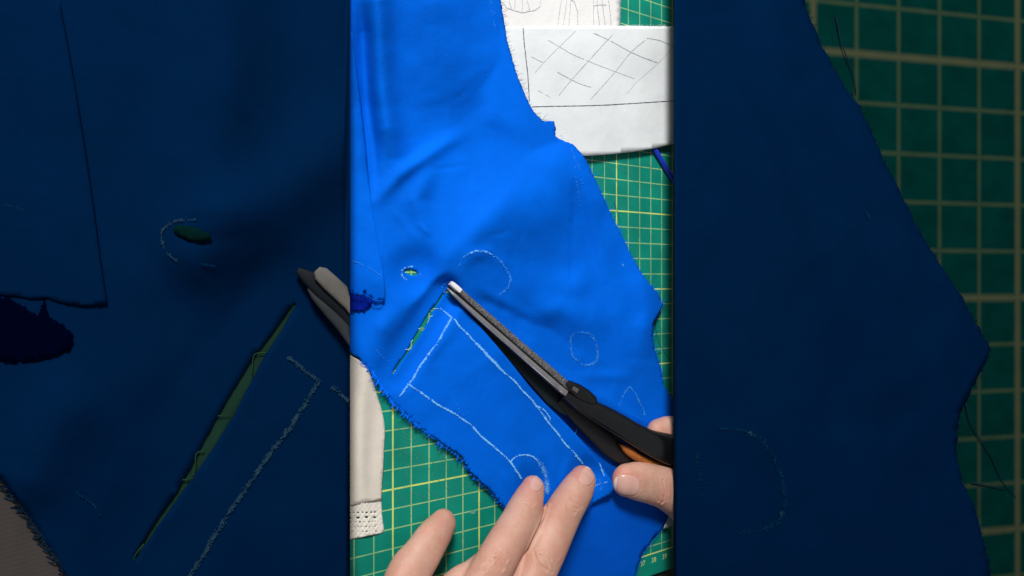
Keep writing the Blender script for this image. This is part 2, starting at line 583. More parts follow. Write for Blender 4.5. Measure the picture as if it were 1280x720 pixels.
def box(name, lo, hi, mat, parent=None, bevel=0.0):
    x0, y0, z0 = lo; x1, y1, z1 = hi
    V = [(x0, y0, z0), (x1, y0, z0), (x1, y1, z0), (x0, y1, z0), (x0, y0, z1), (x1, y0, z1), (x1, y1, z1), (x0, y1, z1)]
    F = [(3, 2, 1, 0), (4, 5, 6, 7), (0, 1, 5, 4), (1, 2, 6, 5), (2, 3, 7, 6), (3, 0, 4, 7)]
    o = mk(name, [Vector(v) for v in V], F, mat, parent, smooth=False)
    if bevel:
        md = o.modifiers.new('bevel', 'BEVEL'); md.width = bevel; md.segments = 2
    return o


def flat(h):
    return lambda P: np.full(len(P), h)


def crumple(P, f, amp, seed):
    return amp * np.array([noise.noise(Vector((x * f, y * f, seed))) for x, y in P])


# ================================================================== setting
o = box('tabletop', (-0.62, -0.45, -0.033), (0.75, 0.45, -0.003), M['table'], bevel=0.003)
tag(o, 'dark table top under the cutting mats', kind='structure')

# green cutting mat: 1 cm print, heavier line every 5 cm; print coordinates are relative to the mat's own origin
GX, GY = -0.0714, -0.006
MX0, MX1, MY0, MY1 = -0.36, 0.30, -0.1960, 0.30
org = Vector(((MX0 + MX1) / 2, (MY0 + MY1) / 2, -0.003))
M['mat'] = mat_mat('green_mat', (0.000, 0.210, 0.150), (0.34, 0.54, 0.22), (0.62, 0.72, 0.16), 0.01,
                   GX - org.x, GY - org.y, 0.0006, 0.00085, ylo=-0.1810 - org.y, wear=0.55)
mat = empty('cutting_mat', org)
o = box('mat_sheet', (MX0, MY0, -0.003), (MX1, MY1, 0.0), M['mat'], mat, bevel=0.0008)


def text_mesh(name, body, size, loc, rot, mt, parent):
    cu = bpy.data.curves.new(name, 'FONT')
    cu.body = body; cu.size = size; cu.align_x = 'CENTER'; cu.extrude = 0.00005
    to = bpy.data.objects.new(name, cu); COL.objects.link(to)
    bpy.context.view_layer.update()
    me = bpy.data.meshes.new_from_object(to.evaluated_get(bpy.context.evaluated_depsgraph_get()))
    bpy.data.objects.remove(to)
    me.transform(Matrix.Translation(Vector(loc) - parent.location) @ Matrix.Rotation(rot, 4, 'Z'))
    me.materials.clear(); me.materials.append(mt)
    o = bpy.data.objects.new(name, me); COL.objects.link(o); o.parent = parent
    return o


for k, s in ((0, '37'), (1, '38'), (2, '39')):
    text_mesh('printed_number', s, 0.0046, (0.1012 + k * 0.01, -0.1872, 0.0001), 0, M['number'], mat)
o = mk('border_line', [Vector((-0.34, -0.1806, 0.0003)), Vector((0.28, -0.1806, 0.0003)), Vector((0.28, -0.1816, 0.0003)), Vector((-0.34, -0.1816, 0.0003))], [(3, 2, 1, 0)], M['number'], mat, smooth=False)
tag(mat, 'bright green cutting mat with yellow centimetre grid under the blue cloth', 'cutting mat')

# scuffs on the mat
for (u, v, r) in ((591, 640, 4.0),):
    V = [T.pt(u + r * math.cos(a) * random.uniform(.8, 1.1), v + r * .7 * math.sin(a), 0.0003) for a in np.linspace(0, 6.28, 12)[:-1]]
    mk('scuff', V, [tuple(range(11))[::-1]], simple('scuff_grey', (0.10, 0.30, 0.24), 0.7), mat, smooth=False)
V, F = [], []
for i in range(150):
    if i < 60:
        u = random.uniform(492, 560); v = random.uniform(530, 620); a = random.uniform(0.3, 1.4); l = random.uniform(4, 20)
    elif i < 110:
        u = random.uniform(745, 842); v = random.uniform(190, 420); a = random.uniform(-1.5, 1.5); l = random.uniform(4, 26)
    else:
        u = random.uniform(470, 600); v = random.uniform(600, 715); a = random.uniform(-.6, 1.5); l = random.uniform(4, 26)
    k = len(V)
    dx, dy = l * math.cos(a), l * math.sin(a)
    V += [T.pt(u, v, 0.0003), T.pt(u + dx, v + dy, 0.0003), T.pt(u + dx + .22, v + dy - .22, 0.0003), T.pt(u + .22, v - .22, 0.0003)]
    F.append((k, k + 1, k + 2, k + 3))
o = mk('knife_scratches', V, F, simple('scratch_green', (0.05, 0.30, 0.20), 0.7), mat, smooth=False)
o['kind'] = 'stuff'

# ================================================================== white paper and interfacing (upper right)
def paper_h(base, amp=0.0006, s=0.02):
    def f(P):
        return base + amp * (np.sin(P[:, 0] * s * 2.1 + P[:, 1] * s) + 1) * 0.5
    return f


ph2 = paper_h(0.0006)
sh2 = empty('tracing_paper', T.pt(700, 10, 0.0004))
out = fray([(600, -60), (772, -60), (779, -25), (776, 5), (775, 38), (775, 60)], 3, 0.25) + [(640, 70), (610, 40)]
sheet('paper_sheet', out, [], 6, ph2, T, M['paper2'], sh2, 0.00015)
for pl in ([(628, 3), (634, 10), (643, 13), (653, 16), (660, 14), (668, 13), (675, 8), (676, 0)],
           [(643, 13), (644, 0)], [(653, 16), (653, -3)], [(662, 12), (659, 0)], [(636, 0), (640, 12)]):
    ribbon('pencil_line', pl, 0.8, ph2, T, M['pencil'], sh2, 0.0002, 0.12)
for pl in ([(697, 33), (700, 10), (703, -5)], [(704, 33), (707, 12), (709, -5)], [(711, 33), (713, 10), (714, -4)], [(722, 33), (722, 14), (718, 2), (713, -1)],
           [(742, 33), (742, 10), (742, -5)], [(750, 33), (747, 12), (746, -5)], [(757, 33), (754, 12), (752, -5)], [(764, 33), (763, 16), (760, -5)],
           [(742, 7), (750, 6), (760, 6)]):
    ribbon('pencil_line', pl, 0.8, ph2, T, M['pencil'], sh2, 0.0002, 0.12, gaps=0.05)
tag(sh2, 'white paper with sketched stripes at the top beneath the diamond-patterned sheet', 'paper')

ph1_ = paper_h(0.0036, 0.0010, 0.012)
ph1 = lambda P: ph1_(P) + crumple(P, 0.025, 0.0007, 2.2)
sh1 = empty('interfacing_sheet', T.pt(740, 110, 0.0015))
top = fray([(612, 40), (634, 33), (700, 32), (770, 32), (842, 33), (900, 34)], 2, 0.35)
out = top + [(905, 172)] + fray([(900, 172), (842, 180), (820, 185), (790, 190), (760, 193), (733, 195)], 4, 0.2) + [(690, 190), (620, 130)]
sheet('sheet', out, [], 6, ph1, T, M['paper'], sh1, 0.0003)
Z6 = lambda pts: [(620 + x / 4.8, y / 4.8) for x, y in pts]
for pl, mt, wd, gp in (
        ([(163, 165), (170, 260), (180, 350), (190, 440), (196, 520), (200, 610)], 'ink', 1.0, 0.0),
        ([(215, 640), (350, 637), (485, 635), (650, 630), (850, 618), (1064, 605), (1250, 595)], 'ink', 0.8, 0.0),
        ([(478, 185), (375, 285), (285, 375), (232, 435)], 'pencil_faint', 0.8, 0.1),
        ([(700, 208), (640, 270), (555, 365), (455, 475), (378, 570)], 'pencil', 0.7, 0.12),
        ([(895, 240), (810, 312), (720, 425), (640, 515), (568, 595)], 'pencil', 0.8, 0.05),
        ([(1060, 285), (975, 375), (850, 485)], 'pencil_faint', 0.8, 0.15),
        ([(850, 485), (785, 560)], 'pencil_faint', 0.6, 0.4),
        ([(300, 232), (375, 275), (455, 322), (560, 368), (715, 428), (830, 470)], 'pencil_faint', 0.8, 0.1),
        ([(585, 198), (670, 235), (810, 312), (900, 350), (975, 378)], 'pencil', 0.8, 0.05),
        ([(905, 228), (975, 240), (1064, 275), (1150, 310)], 'pencil', 0.8, 0.05),
        ([(212, 338), (285, 375)], 'pencil_faint', 0.8, 0.1),
        ([(370, 432), (455, 478), (520, 508), (570, 522)], 'pencil', 0.7, 0.1),
        ([(250, 540), (330, 585)], 'pencil_faint', 0.5, 0.5)):
    pl = Z6(pl)
    ribbon('pencil_line' if mt != 'ink' else 'ink_line', smooth_path(pl, 3), wd, ph1, T, M[mt], sh1, 0.0002, 0.12, gaps=gp * .25)
fz = []
for i in range(60):
    u = random.uniform(775, 842); v = 32.5
    fz.append([(u, v, 0.0040), (u + random.uniform(-1, 1), v - random.uniform(.4, 1.4), 0.0040), (u + random.uniform(-2, 2), v - random.uniform(1, 2), 0.0036)])
threads('frayed_edge', fz, T, simple('white_fibre', (0.6, 0.62, 0.62), 0.8), sh1, r=0.00008)
tag(sh1, 'white interfacing sheet with a pencilled diamond lattice and ruled border', 'fabric sheet')

# blue pencil beneath the interfacing corner
pp = [T.pt(800, 157, 0.0017), T.pt(812, 176, 0.0017), T.pt(833, 211, 0.0017), T.pt(852, 240, 0.0017), T.pt(905, 322, 0.0017)]
pen = empty('marking_pen', T.pt(845, 230, 0))
V, F = sweep([(p, 0.0019 * k, 0.0016 * k, 0) for p, k in zip(pp, (0.8, 1, 1, 1, 1))], 12)
mk('barrel', V, F, M['pen'], pen)
V, F = sweep([(T.pt(905, 322, 0.0024), 0.0024, 0.0024, 0), (T.pt(912, 333, 0.0024), 0.0022, 0.0022, 0), (T.pt(914, 336, 0.0024), 0.001, 0.001, 0)], 12)
mk('end_cap', V, F, M['pen'], pen)
tag(pen, 'blue marking pen sticking out from under the white interfacing sheet', 'pen')

# ================================================================== cream garment piece with lace hem (lower left)
bh = lambda P: 0.0012 + 0.0016 * np.exp(-((P[:, 0] - 455 - 4 * np.sin(P[:, 1] * .02)) / 9) ** 2) + 0.0004 * np.sin(P[:, 0] * .11 + P[:, 1] * .015) ** 2
gar = empty('cream_garment', T.pt(455, 560, 0.0))
right_edge = [(452, 452), (462, 465), (470, 490), (477, 512), (481, 535), (480, 560), (479, 585), (477.5, 605), (477, 625)]
out = [(395, 420)] + smooth_path(right_edge, 3) + [(395, 640)]
sheet('cotton_panel', out, [], 4, bh, T, M['beige'], gar, 0.0008)
lout = smooth_path([(476.5, 624), (477.5, 640), (478.5, 652), (480, 660), (478, 666), (470, 668), (455, 671), (440, 674), (415, 678)], 3)
lout = [(398, 630), (440, 627), (470, 620)] + lout + [(398, 680)]
holes = []
for r, v0, sp in ((1.15, 641, 5.2), (1.9, 647.5, 10.5), (0.7, 653, 4.0), (0.6, 659, 3.6), (0.6, 665, 4.4)):
    u = 404 + random.uniform(0, 3)
    while u < 474:
        cu_, cv_ = u + random.uniform(-.5, .5), v0 - (u - 440) * .03 + random.uniform(-.6, .6)
        if v0 > 650 and cu_ > 472: break
        holes.append([(cu_ + r * 1.3 * math.cos(a), cv_ + r * .8 * math.sin(a)) for a in np.linspace(0, 2 * math.pi, 8)[:-1]])
        u += sp
lh = lambda P: bh(P) * 0.6 - 0.0003 + 0.0004 * np.sin(P[:, 0] * 1.1) * np.sin(P[:, 1] * .8)
sheet('lace_trim', lout, holes, 2.2, lh, T, M['lace'], gar, 0.0006)
tag(gar, 'cream cotton piece with an eyelet lace hem at the lower left of the bright strip', 'garment piece')

# ================================================================== bright blue cloth
CUT = [(556, 364), (566, 373), (580, 387), (600, 408), (620, 431), (640, 455), (662, 483), (682, 505), (700, 522), (722, 545), (745, 572), (764, 600)]


def side_of_cut(P):
    """positive on the flap side (lower left of the cut)"""
    best = np.full(len(P), 1e9); sg = np.zeros(len(P))
    for i in range(len(CUT) - 1):
        a = np.array(CUT[i]); b_ = np.array(CUT[i + 1])
        dd, t = seg_dist(P, a, b_)
        d = b_ - a
        cr = (P[:, 0] - a[0]) * d[1] - (P[:, 1] - a[1]) * d[0]
        k = dd < best
        best[k] = dd[k]; sg[k] = -cr[k] + 1e-3 * math.hypot(*d) + 0.6 * math.hypot(*d)
    return sg


def ridge(P, pts, wd, amp, fade=40):
    d, s = poly_dist(P, pts)
    tot = sum(math.dist(pts[i], pts[i + 1]) for i in range(len(pts) - 1))
    e = np.clip(np.minimum(s, tot - s) / fade, 0.0, 1)
    return amp * np.exp(-(d / wd) ** 2) * (0.25 + 0.75 * e)


LEFT_FOLD = [(440, 40), (449, 110), (457, 180), (463, 245), (472, 300), (480, 345), (481, 372)]


WRINKLES = [((702, 606), (712, 570), 4, .0009), ((690, 600), (694, 572), 4, .0007), ((648, 594), (652, 566), 3.5, .0007), ((752, 590), (744, 566), 3.5, .0006),
            ((640, 612), (626, 590), 4, .0008), ((596, 372), (640, 392), 5, -.0007), ((600, 360), (668, 398), 7, .0009), ((660, 420), (735, 452), 8, .0010),
            ((730, 470), (790, 470), 7, .0009), ((745, 490), (800, 530), 6, .0009), ((490, 262), (520, 300), 4, .0006), ((505, 210), (512, 250), 4, .0006)]
for _k in range(26):
    _u, _v = random.uniform(480, 800), random.uniform(20, 560)
    _a = random.gauss(-0.75, 0.5); _l = random.uniform(12, 46)
    WRINKLES.append(((_u, _v), (_u + _l * math.cos(_a), _v + _l * math.sin(_a)), random.uniform(2.0, 5.0), random.choice((-1, 1)) * random.uniform(.00012, .00038)))


def h_cloth(P):
    h = np.full(len(P), 0.0030)
    mm = 0.0026
    h += ridge(P, [(530, 352), (572, 318), (618, 280), (665, 246), (715, 226), (765, 250)], 54, 4.1 * mm, 130)
    h += ridge(P, [(750, 205), (778, 280), (803, 340), (815, 400), (808, 450)], 30, 1.1 * mm)
    h += ridge(P, [(610, 352), (690, 372), (780, 405)], 34, 1.0 * mm)
    h += ridge(P, [(545, 340), (580, 305), (620, 262), (650, 225)], 15, 0.7 * mm)
    h += ridge(P, [(560, 150), (640, 160), (700, 185)], 46, -1.0 * mm)
    h += ridge(P, [(500, -60), (530, 60), (560, 160)], 60, 1.2 * mm)
    h += ridge(P, [(470, 250), (500, 218), (548, 185), (575, 170)], 9, 1.3 * mm)
    h += ridge(P, [(655, 190), (700, 200), (722, 240)], 22, 1.6 * mm)
    h += ridge(P, [(728, 180), (735, 240), (750, 310), (772, 380), (785, 450)], 15, 0.8 * mm)
    h -= ridge(P, [(718, 210), (728, 270), (745, 340), (766, 400), (776, 450)], 8, 0.45 * mm)
    h += ridge(P, [(800, 340), (812, 390), (800, 450)], 14, 1.2 * mm)
    h += ridge(P, [(470, -40), (475, 60), (480, 130), (492, 200)], 16, 3.0 * mm)
    h -= ridge(P, [(452, 0), (456, 90), (462, 170), (468, 240)], 9, 1.6 * mm)
    h += ridge(P, [(560, -40), (575, 60), (610, 130)], 38, 1.6 * mm)
    h += ridge(P, [(540, 300), (520, 250), (545, 200)], 12, 1.1 * mm)
    h += ridge(P, [(575, 340), (590, 318), (610, 316), (628, 330)], 8, 0.7 * mm)
    h += ridge(P, [(690, 350), (720, 355), (745, 330)], 16, 1.3 * mm)
    h += ridge(P, [(660, 400), (700, 385), (730, 400)], 14, 0.9 * mm)
    h -= ridge(P, [(620, 380), (680, 420), (740, 465)], 22, 1.6 * mm)
    h += ridge(P, [(524, 281), (531, 288), (537, 293)], 1.6, 0.35 * mm, 3)
    h += ridge(P, [(500, 385), (480, 410), (465, 440)], 14, 1.6 * mm)
    h += ridge(P, [(705, 170), (720, 185), (733, 205)], 3, 0.5 * mm, 10)
    mm = 0.001
    # gentle unevenness everywhere
    h += crumple(P, 0.011, 1.6 * mm, 3.1) + crumple(P, 0.035, 0.40 * mm, 9.7) + crumple(P, 0.11, 0.07 * mm, 5.2)
    for (a0, a1, wd, am) in WRINKLES:
        h += ridge(P, [a0, a1], wd, am, 12)
    # lifted flap beside the cut
    d, s = poly_dist(P, CUT)
    fl = side_of_cut(P) > 0
    ramp = np.clip((s - 10) / 90, 0, 1)
    h += np.where(fl, 6.5 * mm * ramp * np.exp(-(d / 75)), -1.0 * mm * ramp * np.exp(-(d / 30)))
    # the flap stands up a little where the tip of the scissors pushes
    h += ridge(P, [(552, 372), (520, 430), (500, 465)], 12, -1.2 * mm)
    h += ridge(P, [(575, 385), (545, 430), (522, 470)], 13, 1.6 * mm)
    # pressed down under the fingertips
    for (u, v, r) in ((732, 592, 22), (667, 606, 20)):
        k = np.exp(-(((P[:, 0] - u) ** 2 + (P[:, 1] - v) ** 2) / r ** 2))
        h = h * (1 - 0.55 * k)
    # the upper end of the cloth rises towards the far side of the table
    h += 0.0125 * np.clip((135 - P[:, 1]) / 150, 0, 1.4) ** 1.2 * np.clip((655 - P[:, 0]) / 110, 0, 1)
    # it rests on the interfacing at the upper right
    pp_ = [(600, -80), (900, -80), (900, 175), (840, 184), (790, 194), (700, 196), (625, 140)]
    dd, _ = poly_dist(P, pp_ + [pp_[0]])
    dd = np.where(inside(P, pp_), 0, dd)
    h = np.maximum(h, 0) + np.clip(0.0062 - h, 0, 1) * np.exp(-(dd / 26) ** 2)
    # the cloth lies close to the mat round the slit and the small hole
    d1, _ = poly_dist(P, [(554, 368), (524, 416), (492, 466)])
    d2 = np.hypot(P[:, 0] - 515, P[:, 1] - 340)
    k = np.maximum(0.97 * np.exp(-(d1 / 22) ** 4), 0.97 * np.exp(-(d2 / 30) ** 3))
    h = h * (1 - k) + 0.0006 * k
    return np.maximum(h, 0.0006)


right_outline = [(628, -60), (626, 0), (630, 25), (634, 50), (641, 75), (647, 95), (656, 118), (666, 138), (678, 151)]
notch = [(680, 152), (692, 151), (695, 160), (694, 170), (704, 176), (716, 180)]
right2 = [(720, 184), (728, 193), (736, 207), (745, 227), (756, 250), (768, 277), (779, 298), (788, 317), (800, 338), (810, 353), (822, 366), (829, 381), (823, 394), (817, 404), (816, 425), (820, 442), (827, 462), (829, 480), (836, 492), (850, 510)]
left_low = [(405, 425), (438, 440), (452, 450), (466, 466), (474, 480), (490, 500), (510, 520), (532, 538), (556, 556), (580, 572), (585, 585), (600, 600), (615, 615), (626, 629), (640, 642)]
outline = ([(405, -60)] + fray(right_outline, 2.5, 0.5) + fray(notch, 2.5, 0.7) + fray(right2, 2.5, 0.6)
           + [(900, 560), (900, 640)])
# cut edge from the far end back: gap is open to the outside at the lower right
gap_far = [(858, 640), (838, 600), (800, 566), (770, 545), (745, 523), (722, 503), (700, 483), (672, 455), (640, 424), (610, 397), (580, 372), (564, 360)]
flap_end = [(767, 606), (769, 612), (764, 618), (752, 624), (742, 628), (735, 640), (700, 660), (660, 655)]
outline += gap_far + resample(CUT, 3) + fray(flap_end, 3, 0.5) + fray(left_low[::-1], 1.6, 1.4)
# the dark hollow where the layers part, the slit and the small hole
slit_r = smooth_path([(555, 367), (549, 377), (542.5, 387), (538, 395.5), (531, 409), (524.5, 420), (517, 431), (509, 442), (500, 454), (491.5, 467)], 3)
slit_l = smooth_path([(490.5, 466.5), (498.8, 453), (506.8, 442), (513, 431), (518.5, 420), (525.2, 409), (533, 395.5), (538.8, 387), (547, 377), (554, 366)], 3)
slit = [(x + .7 + random.uniform(-.25, .25), y + random.uniform(-.25, .25)) for x, y in slit_r] + [(x - .4 + random.uniform(-.25, .25), y + random.uniform(-.25, .25)) for x, y in slit_l]
hole = [(514 + 8.5 * math.cos(a) + random.uniform(-.4, .4), 340.2 + 4.0 * math.sin(a) + 2.0 * math.cos(a) * .8 + random.uniform(-.3, .3)) for a in np.linspace(0, 2 * math.pi, 16)[:-1]]

cloth = empty('blue_fabric', T.pt(640, 300, 0.0))
sheet('top_layer', outline, [slit, hole], 3.6, h_cloth, T, M['blue'], cloth, 0.0005)

# lower layer seen through the cut and below the flap
h_low = lambda P: 0.0011 + 0.0022 * np.exp(-(((P[:, 0] - 800) ** 2 + (P[:, 1] - 590) ** 2) / 70 ** 2)) + 0.0009 * (1 + np.sin(P[:, 0] * .05 - P[:, 1] * .035))
lo_out = [(620, 440), (700, 470), (790, 520), (880, 560), (880, 640)] + fray([(846, 628), (838, 640), (832, 655), (826, 664), (815, 675), (803, 693), (797, 707), (794, 722), (786, 760)], 2.5, 0.9) + [(690, 770), (660, 720), (655, 655), (600, 560), (560, 480)]
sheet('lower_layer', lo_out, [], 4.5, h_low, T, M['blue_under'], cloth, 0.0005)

# folded layer along the left side, its frayed end over a patch coloured as the hollow's shade
def h_fold(P):
    d, s = poly_dist(P, LEFT_FOLD)
    return h_cloth(P) + 0.0004 + 0.0022 * np.exp(-(d / 26)) + 0.0012 * np.exp(-((P[:, 1] - 350) / 22) ** 2)


fo = [(405, 40)] + smooth_path(LEFT_FOLD, 4) + fray([(480, 376), (474, 374), (468, 377), (464, 369), (460, 372), (456, 362), (452, 370), (446, 367), (440, 363), (405, 362)], 1.5, 0.8)
sheet('folded_layer', fo, [], 3.0, h_fold, T, M['blue'], cloth, 0.00022)

shade_patch = fray([(405, 362), (440, 365), (447, 368), (453, 363), (459, 372), (466, 376), (463, 384), (454, 389), (446, 388), (438, 391), (405, 392)], 2, 0.9)  # hollow's shade put into the colour of a deep blue sheet
sheet('hollow_shade', shade_patch, [], 3.5, lambda P: h_cloth(P) + 0.0011 + 0.0008 * np.sin(P[:, 0] * .9) * np.sin(P[:, 1] * .7), T, cloth_mat('hollow_shade_blue', (0.0, 0.009, 0.21), sheen=0, spec=0.05), cloth, 0.0004)

# chalk
H = h_cloth
Cm = []
def ck(path, wd, mat_='chalk', dens=1.0, fl=1.0, hf=H, off=0.00032, label=None):
    chalk('chalk_mark', smooth_path(path, 4) if len(path) > 2 else path, wd, hf, T, M[mat_], cloth, dens, fl, off, label)
ck([(551, 386), (557, 391), (564, 397)], 1.7, dens=2.2)
ck([(564, 397), (558, 408), (547, 428), (533, 446), (519, 468), (511, 480), (505, 489), (499, 495)], 1.9, dens=2.4, label='short side of the chalked rectangle')
ck([(568, 399), (580, 413), (598, 432), (608, 442), (622, 458), (636, 470), (648, 482), (668, 504), (685, 527), (700, 546), (716, 565), (729, 579)], 1.8, dens=2.2, label='long chalk line beside the cut')
ck([(596, 429), (606, 440), (618, 453), (626, 462)], 2.6, dens=1.3)
ck([(670, 506), (680, 513), (687, 522), (688, 527)], 1.3, dens=1.6)
ck([(511, 480), (520, 487), (528, 492), (545, 504), (560, 513), (578, 523), (593, 536), (606, 549), (620, 561), (638, 577), (646, 590), (651, 598)], 1.8, dens=2.3, label='long chalk line near the frayed edge')
ck([(638, 577), (645, 571), (655, 569), (667, 571), (673, 576)], 1.5, dens=2.3)
ck([(671, 574), (676, 580), (681, 592), (684, 605), (684, 618)], 5.5, dens=1.0, fl=.75, label='scribbled chalk arc above the fingertips')
ck([(721, 536), (720.5, 541)], 1.4, dens=2)
ck([(750, 580), (752, 588), (755, 595)], 1.5, dens=2)
ck([(744, 607), (750, 605), (759, 603)], 1.2, 'chalk', 1.2)
ck([(749, 599), (751, 606), (751, 613)], 1.6, 'chalk_faint', 1.6)
ck([(516, 333), (510, 333), (505, 335), (502, 340), (504, 346), (508, 350)], 1.5, 'chalk', 1.0, label='chalk arc round the small hole')
ck([(519, 352), (522, 351), (526, 347), (525, 341)], 1.2, 'chalk_faint', 0.5)
ck([(587, 316), (594, 314), (601, 314), (609, 315), (618, 320)], 2.0, 'chalk', 0.8)
ck([(618, 320), (628, 329), (635, 340), (638, 351), (634, 361), (624, 368)], 2.0, 'chalk_faint', 1.2, label='faint round chalk mark above the blades')
ck([(587, 316), (577, 324), (573, 334)], 1.8, 'chalk_faint', 0.7)
ck([(728, 455), (718, 448), (714, 438), (713, 425), (719, 417), (728, 416)], 2.0, 'chalk_faint', 0.8)
ck([(728, 416), (736, 417), (743, 425), (747, 438), (746, 450), (738, 456), (728, 455)], 1.9, 'chalk_faint', 1.5, label='faint chalk oval right of the blades')
ck([(774, 507), (777, 499), (782, 490), (787, 483)], 1.3, 'chalk_faint', 1.6)
ck([(787, 483), (793, 491), (800, 503), (804, 511), (805, 518)], 1.4, 'chalk_faint', 1.8)
ck([(440, 327), (447, 328), (456, 332), (466, 338), (476, 345)], 1.0, 'chalk_faint', 0.7, hf=h_fold, label='dotted stitch line across the fold')
ck([(470, 436), (478, 446), (484, 450)], 1.0, 'chalk_faint', 0.5)
ck([(700, 167), (712, 184), (722, 205), (728, 230)], 1.2, 'chalk_faint', 0.25)
ck([(611, -20), (615, 12), (620, 38)], 2.2, 'chalk_faint', 0.22)
ck([(718, 195), (721, 230), (728, 270)], 1.0, 'chalk_faint', 0.25)
ck([(560, 352), (552, 358), (556, 366)], 1.4, 'chalk_faint', 0.6)
ck([(560, 490), (568, 498), (577, 520)], 7, 'chalk_faint', 0.05)
ck([(778, 330), (780, 333)], 0.9, 'chalk', 1.0)

# frayed threads
fr = []
for (x, y) in resample(right_outline[1:], 3.4):
    if random.random() < .8:
        l = random.uniform(2.5, 8)
        a = random.uniform(-.9, .6)
        fr.append([(x - 1, y, 0.0062), (x + l * .5, y + a * l * .4, 0.0070), (x + l * math.cos(a * .7), y + l * a * .6 + random.uniform(-2, 2), 0.0058)])
fr.append([(678, 150, .006), (681, 146, .0075), (684, 142, .0065)])
threads('frayed_edge', fr, T, M['thread_dark'], cloth, r=0.00011)
fr = []
for (x, y) in resample(left_low[2:], 1.1):
    l = random.uniform(1.5, 6.5)
    a = random.uniform(1.7, 2.9) - .2
    fr.append([(x + 1, y - 1, 0.0028), (x + l * .5 * math.cos(a), y + l * .5 * math.sin(a), 0.0034), (x + l * math.cos(a + .3), y + l * math.sin(a + .3), 0.0026)])
for (x, y) in resample(right2[:-2], 1.9):
    l = random.choice((1, 1.5, 2, 3, 3.5, 6)) * random.uniform(.6, 1.2)
    a = random.uniform(-1.6, 1.2)
    fr.append([(x - 1, y, 0.0028), (x + l * .5, y + .5 * l * a, 0.003), (x + l, y + l * a, 0.0015)])
for (x, y) in resample([(478, 376), (468, 376), (456, 368), (446, 367), (438, 364)], 1.3):
    l = random.uniform(2, 7)
    a = random.uniform(1.2, 2.0)
    fr.append([(x, y - 1, 0.0078), (x + l * .5 * math.cos(a), y + l * .5 * math.sin(a), 0.007), (x + l * math.cos(a + .2), y + l * math.sin(a), 0.005)])
for (x, y) in resample([(767, 608), (752, 624), (740, 628)], 1.6):
    l = random.uniform(1, 3)
    fr.append([(x, y, 0.006), (x + l * .4, y + l * .5, 0.005), (x + l * .6, y + l, 0.004)])
for (x, y) in resample([(838, 640), (826, 664), (803, 693), (794, 720)], 2.0):
    l = random.uniform(1, 4)
    fr.append([(x - 1, y, 0.002), (x + l * .5, y + .3, 0.002), (x + l, y + random.uniform(-1, 2), 0.0008)])
for (x, y) in [p for p in resample(left_low[3:12], 3.4) if random.random() < .75]:
    # clumps of loosened weft hanging off the lower edge
    l = random.uniform(3, 12); a = random.uniform(1.3, 2.3)
    for k in range(5):
        x0 = x + random.uniform(-1.2, 1.2)
        fr.append([(x0 + 1, y - 2, 0.003), (x0 + l * .5 * math.cos(a), y + l * .5 * math.sin(a), 0.0038), (x + l * math.cos(a + .25), y + l * math.sin(a + .25), 0.0030)])
threads('frayed_edge', fr, T, M['thread_blue'], cloth, r=0.00015)
# lint and chalk dust caught on the cloth
V, F = [], []
LP = np.array([(random.uniform(450, 830), random.uniform(5, 600)) for _ in range(260)])
LP = LP[inside(LP, outline)]
HL = h_cloth(LP) + 0.00015
for i in range(len(LP)):
    l = random.choice((.3, .4, .5, .9, 1.6)) * random.uniform(.6, 1.2); a = random.uniform(0, 3.14); wd = random.uniform(.12, .22)
    dx, dy = l * math.cos(a), l * math.sin(a); nx, ny = -wd * math.sin(a), wd * math.cos(a)
    k = len(V)
    for sx, sy in ((-dx - nx, -dy - ny), (dx - nx, dy - ny), (dx + nx, dy + ny), (-dx + nx, -dy + ny)):
        V.append(T.pt(LP[i, 0] + sx, LP[i, 1] + sy, HL[i]))
    F.append((k, k + 1, k + 2, k + 3))
o = mk('lint', V, F, simple('blue_lint', (0.01, 0.16, 0.72), .95, var=.4, scale=900, spec=.05), cloth, smooth=False)
o['kind'] = 'stuff'
# threads bridging the slit
sl = [[(541, 395, .0009), (537, 396, .0009), (536, 400, .0009), (534, 404, .0009)], [(541, 386, .0009), (545, 386, .0009), (549, 386, .0009)],
      [(523, 411, .0009), (527, 410, .0009), (531, 410.5, .0009)], [(516, 425, .0009), (514, 428, .0009), (514, 433, .0009), (511, 436, .0009)],
      [(507, 437, .0009), (511, 436.5, .0009), (515, 436, .0009)]]
threads('slit_thread', sl, T, simple('pale_green_thread', (0.40, 0.72, 0.48), 0.8), cloth, kind=None, r=0.00018)
tag(cloth, 'bright royal blue cotton with chalk outlines being cut by the scissors', 'fabric')

# loose threads lying on the mat beside the cloth
th = empty('loose_thread', T.pt(822, 430, 0))
threads('thread_strand', [[(768, 252, .0006), (771, 262, .001), (776, 278, .0006)], [(819, 405, .0006), (823, 425, .001), (831, 440, .0006), (839, 452, .0006)], [(821, 440, .001), (828, 441, .0006)]], T, simple('dark_green_thread', (0.01, 0.06, 0.05), 0.8), th, kind=None, r=0.00016)
tag(th, 'fine dark thread curled on the mat by the notched cloth edge', 'thread')

sc = empty('paper_scrap', T.pt(836, 652, 0))
sheet('scrap', fray([(844, 630), (838, 641), (833, 652), (829, 661), (836, 659), (848, 650), (856, 640)], 2, .4), [], 3, flat(0.0045), T, simple('frosted_scrap', (0.30, 0.42, 0.44), 0.5), sc, 0.0001)
tag(sc, 'small frosted pale scrap poking out below the thumb', 'scrap')

# ================================================================== scissors
sci = empty('scissors', T.pt(700, 488, 0.018))


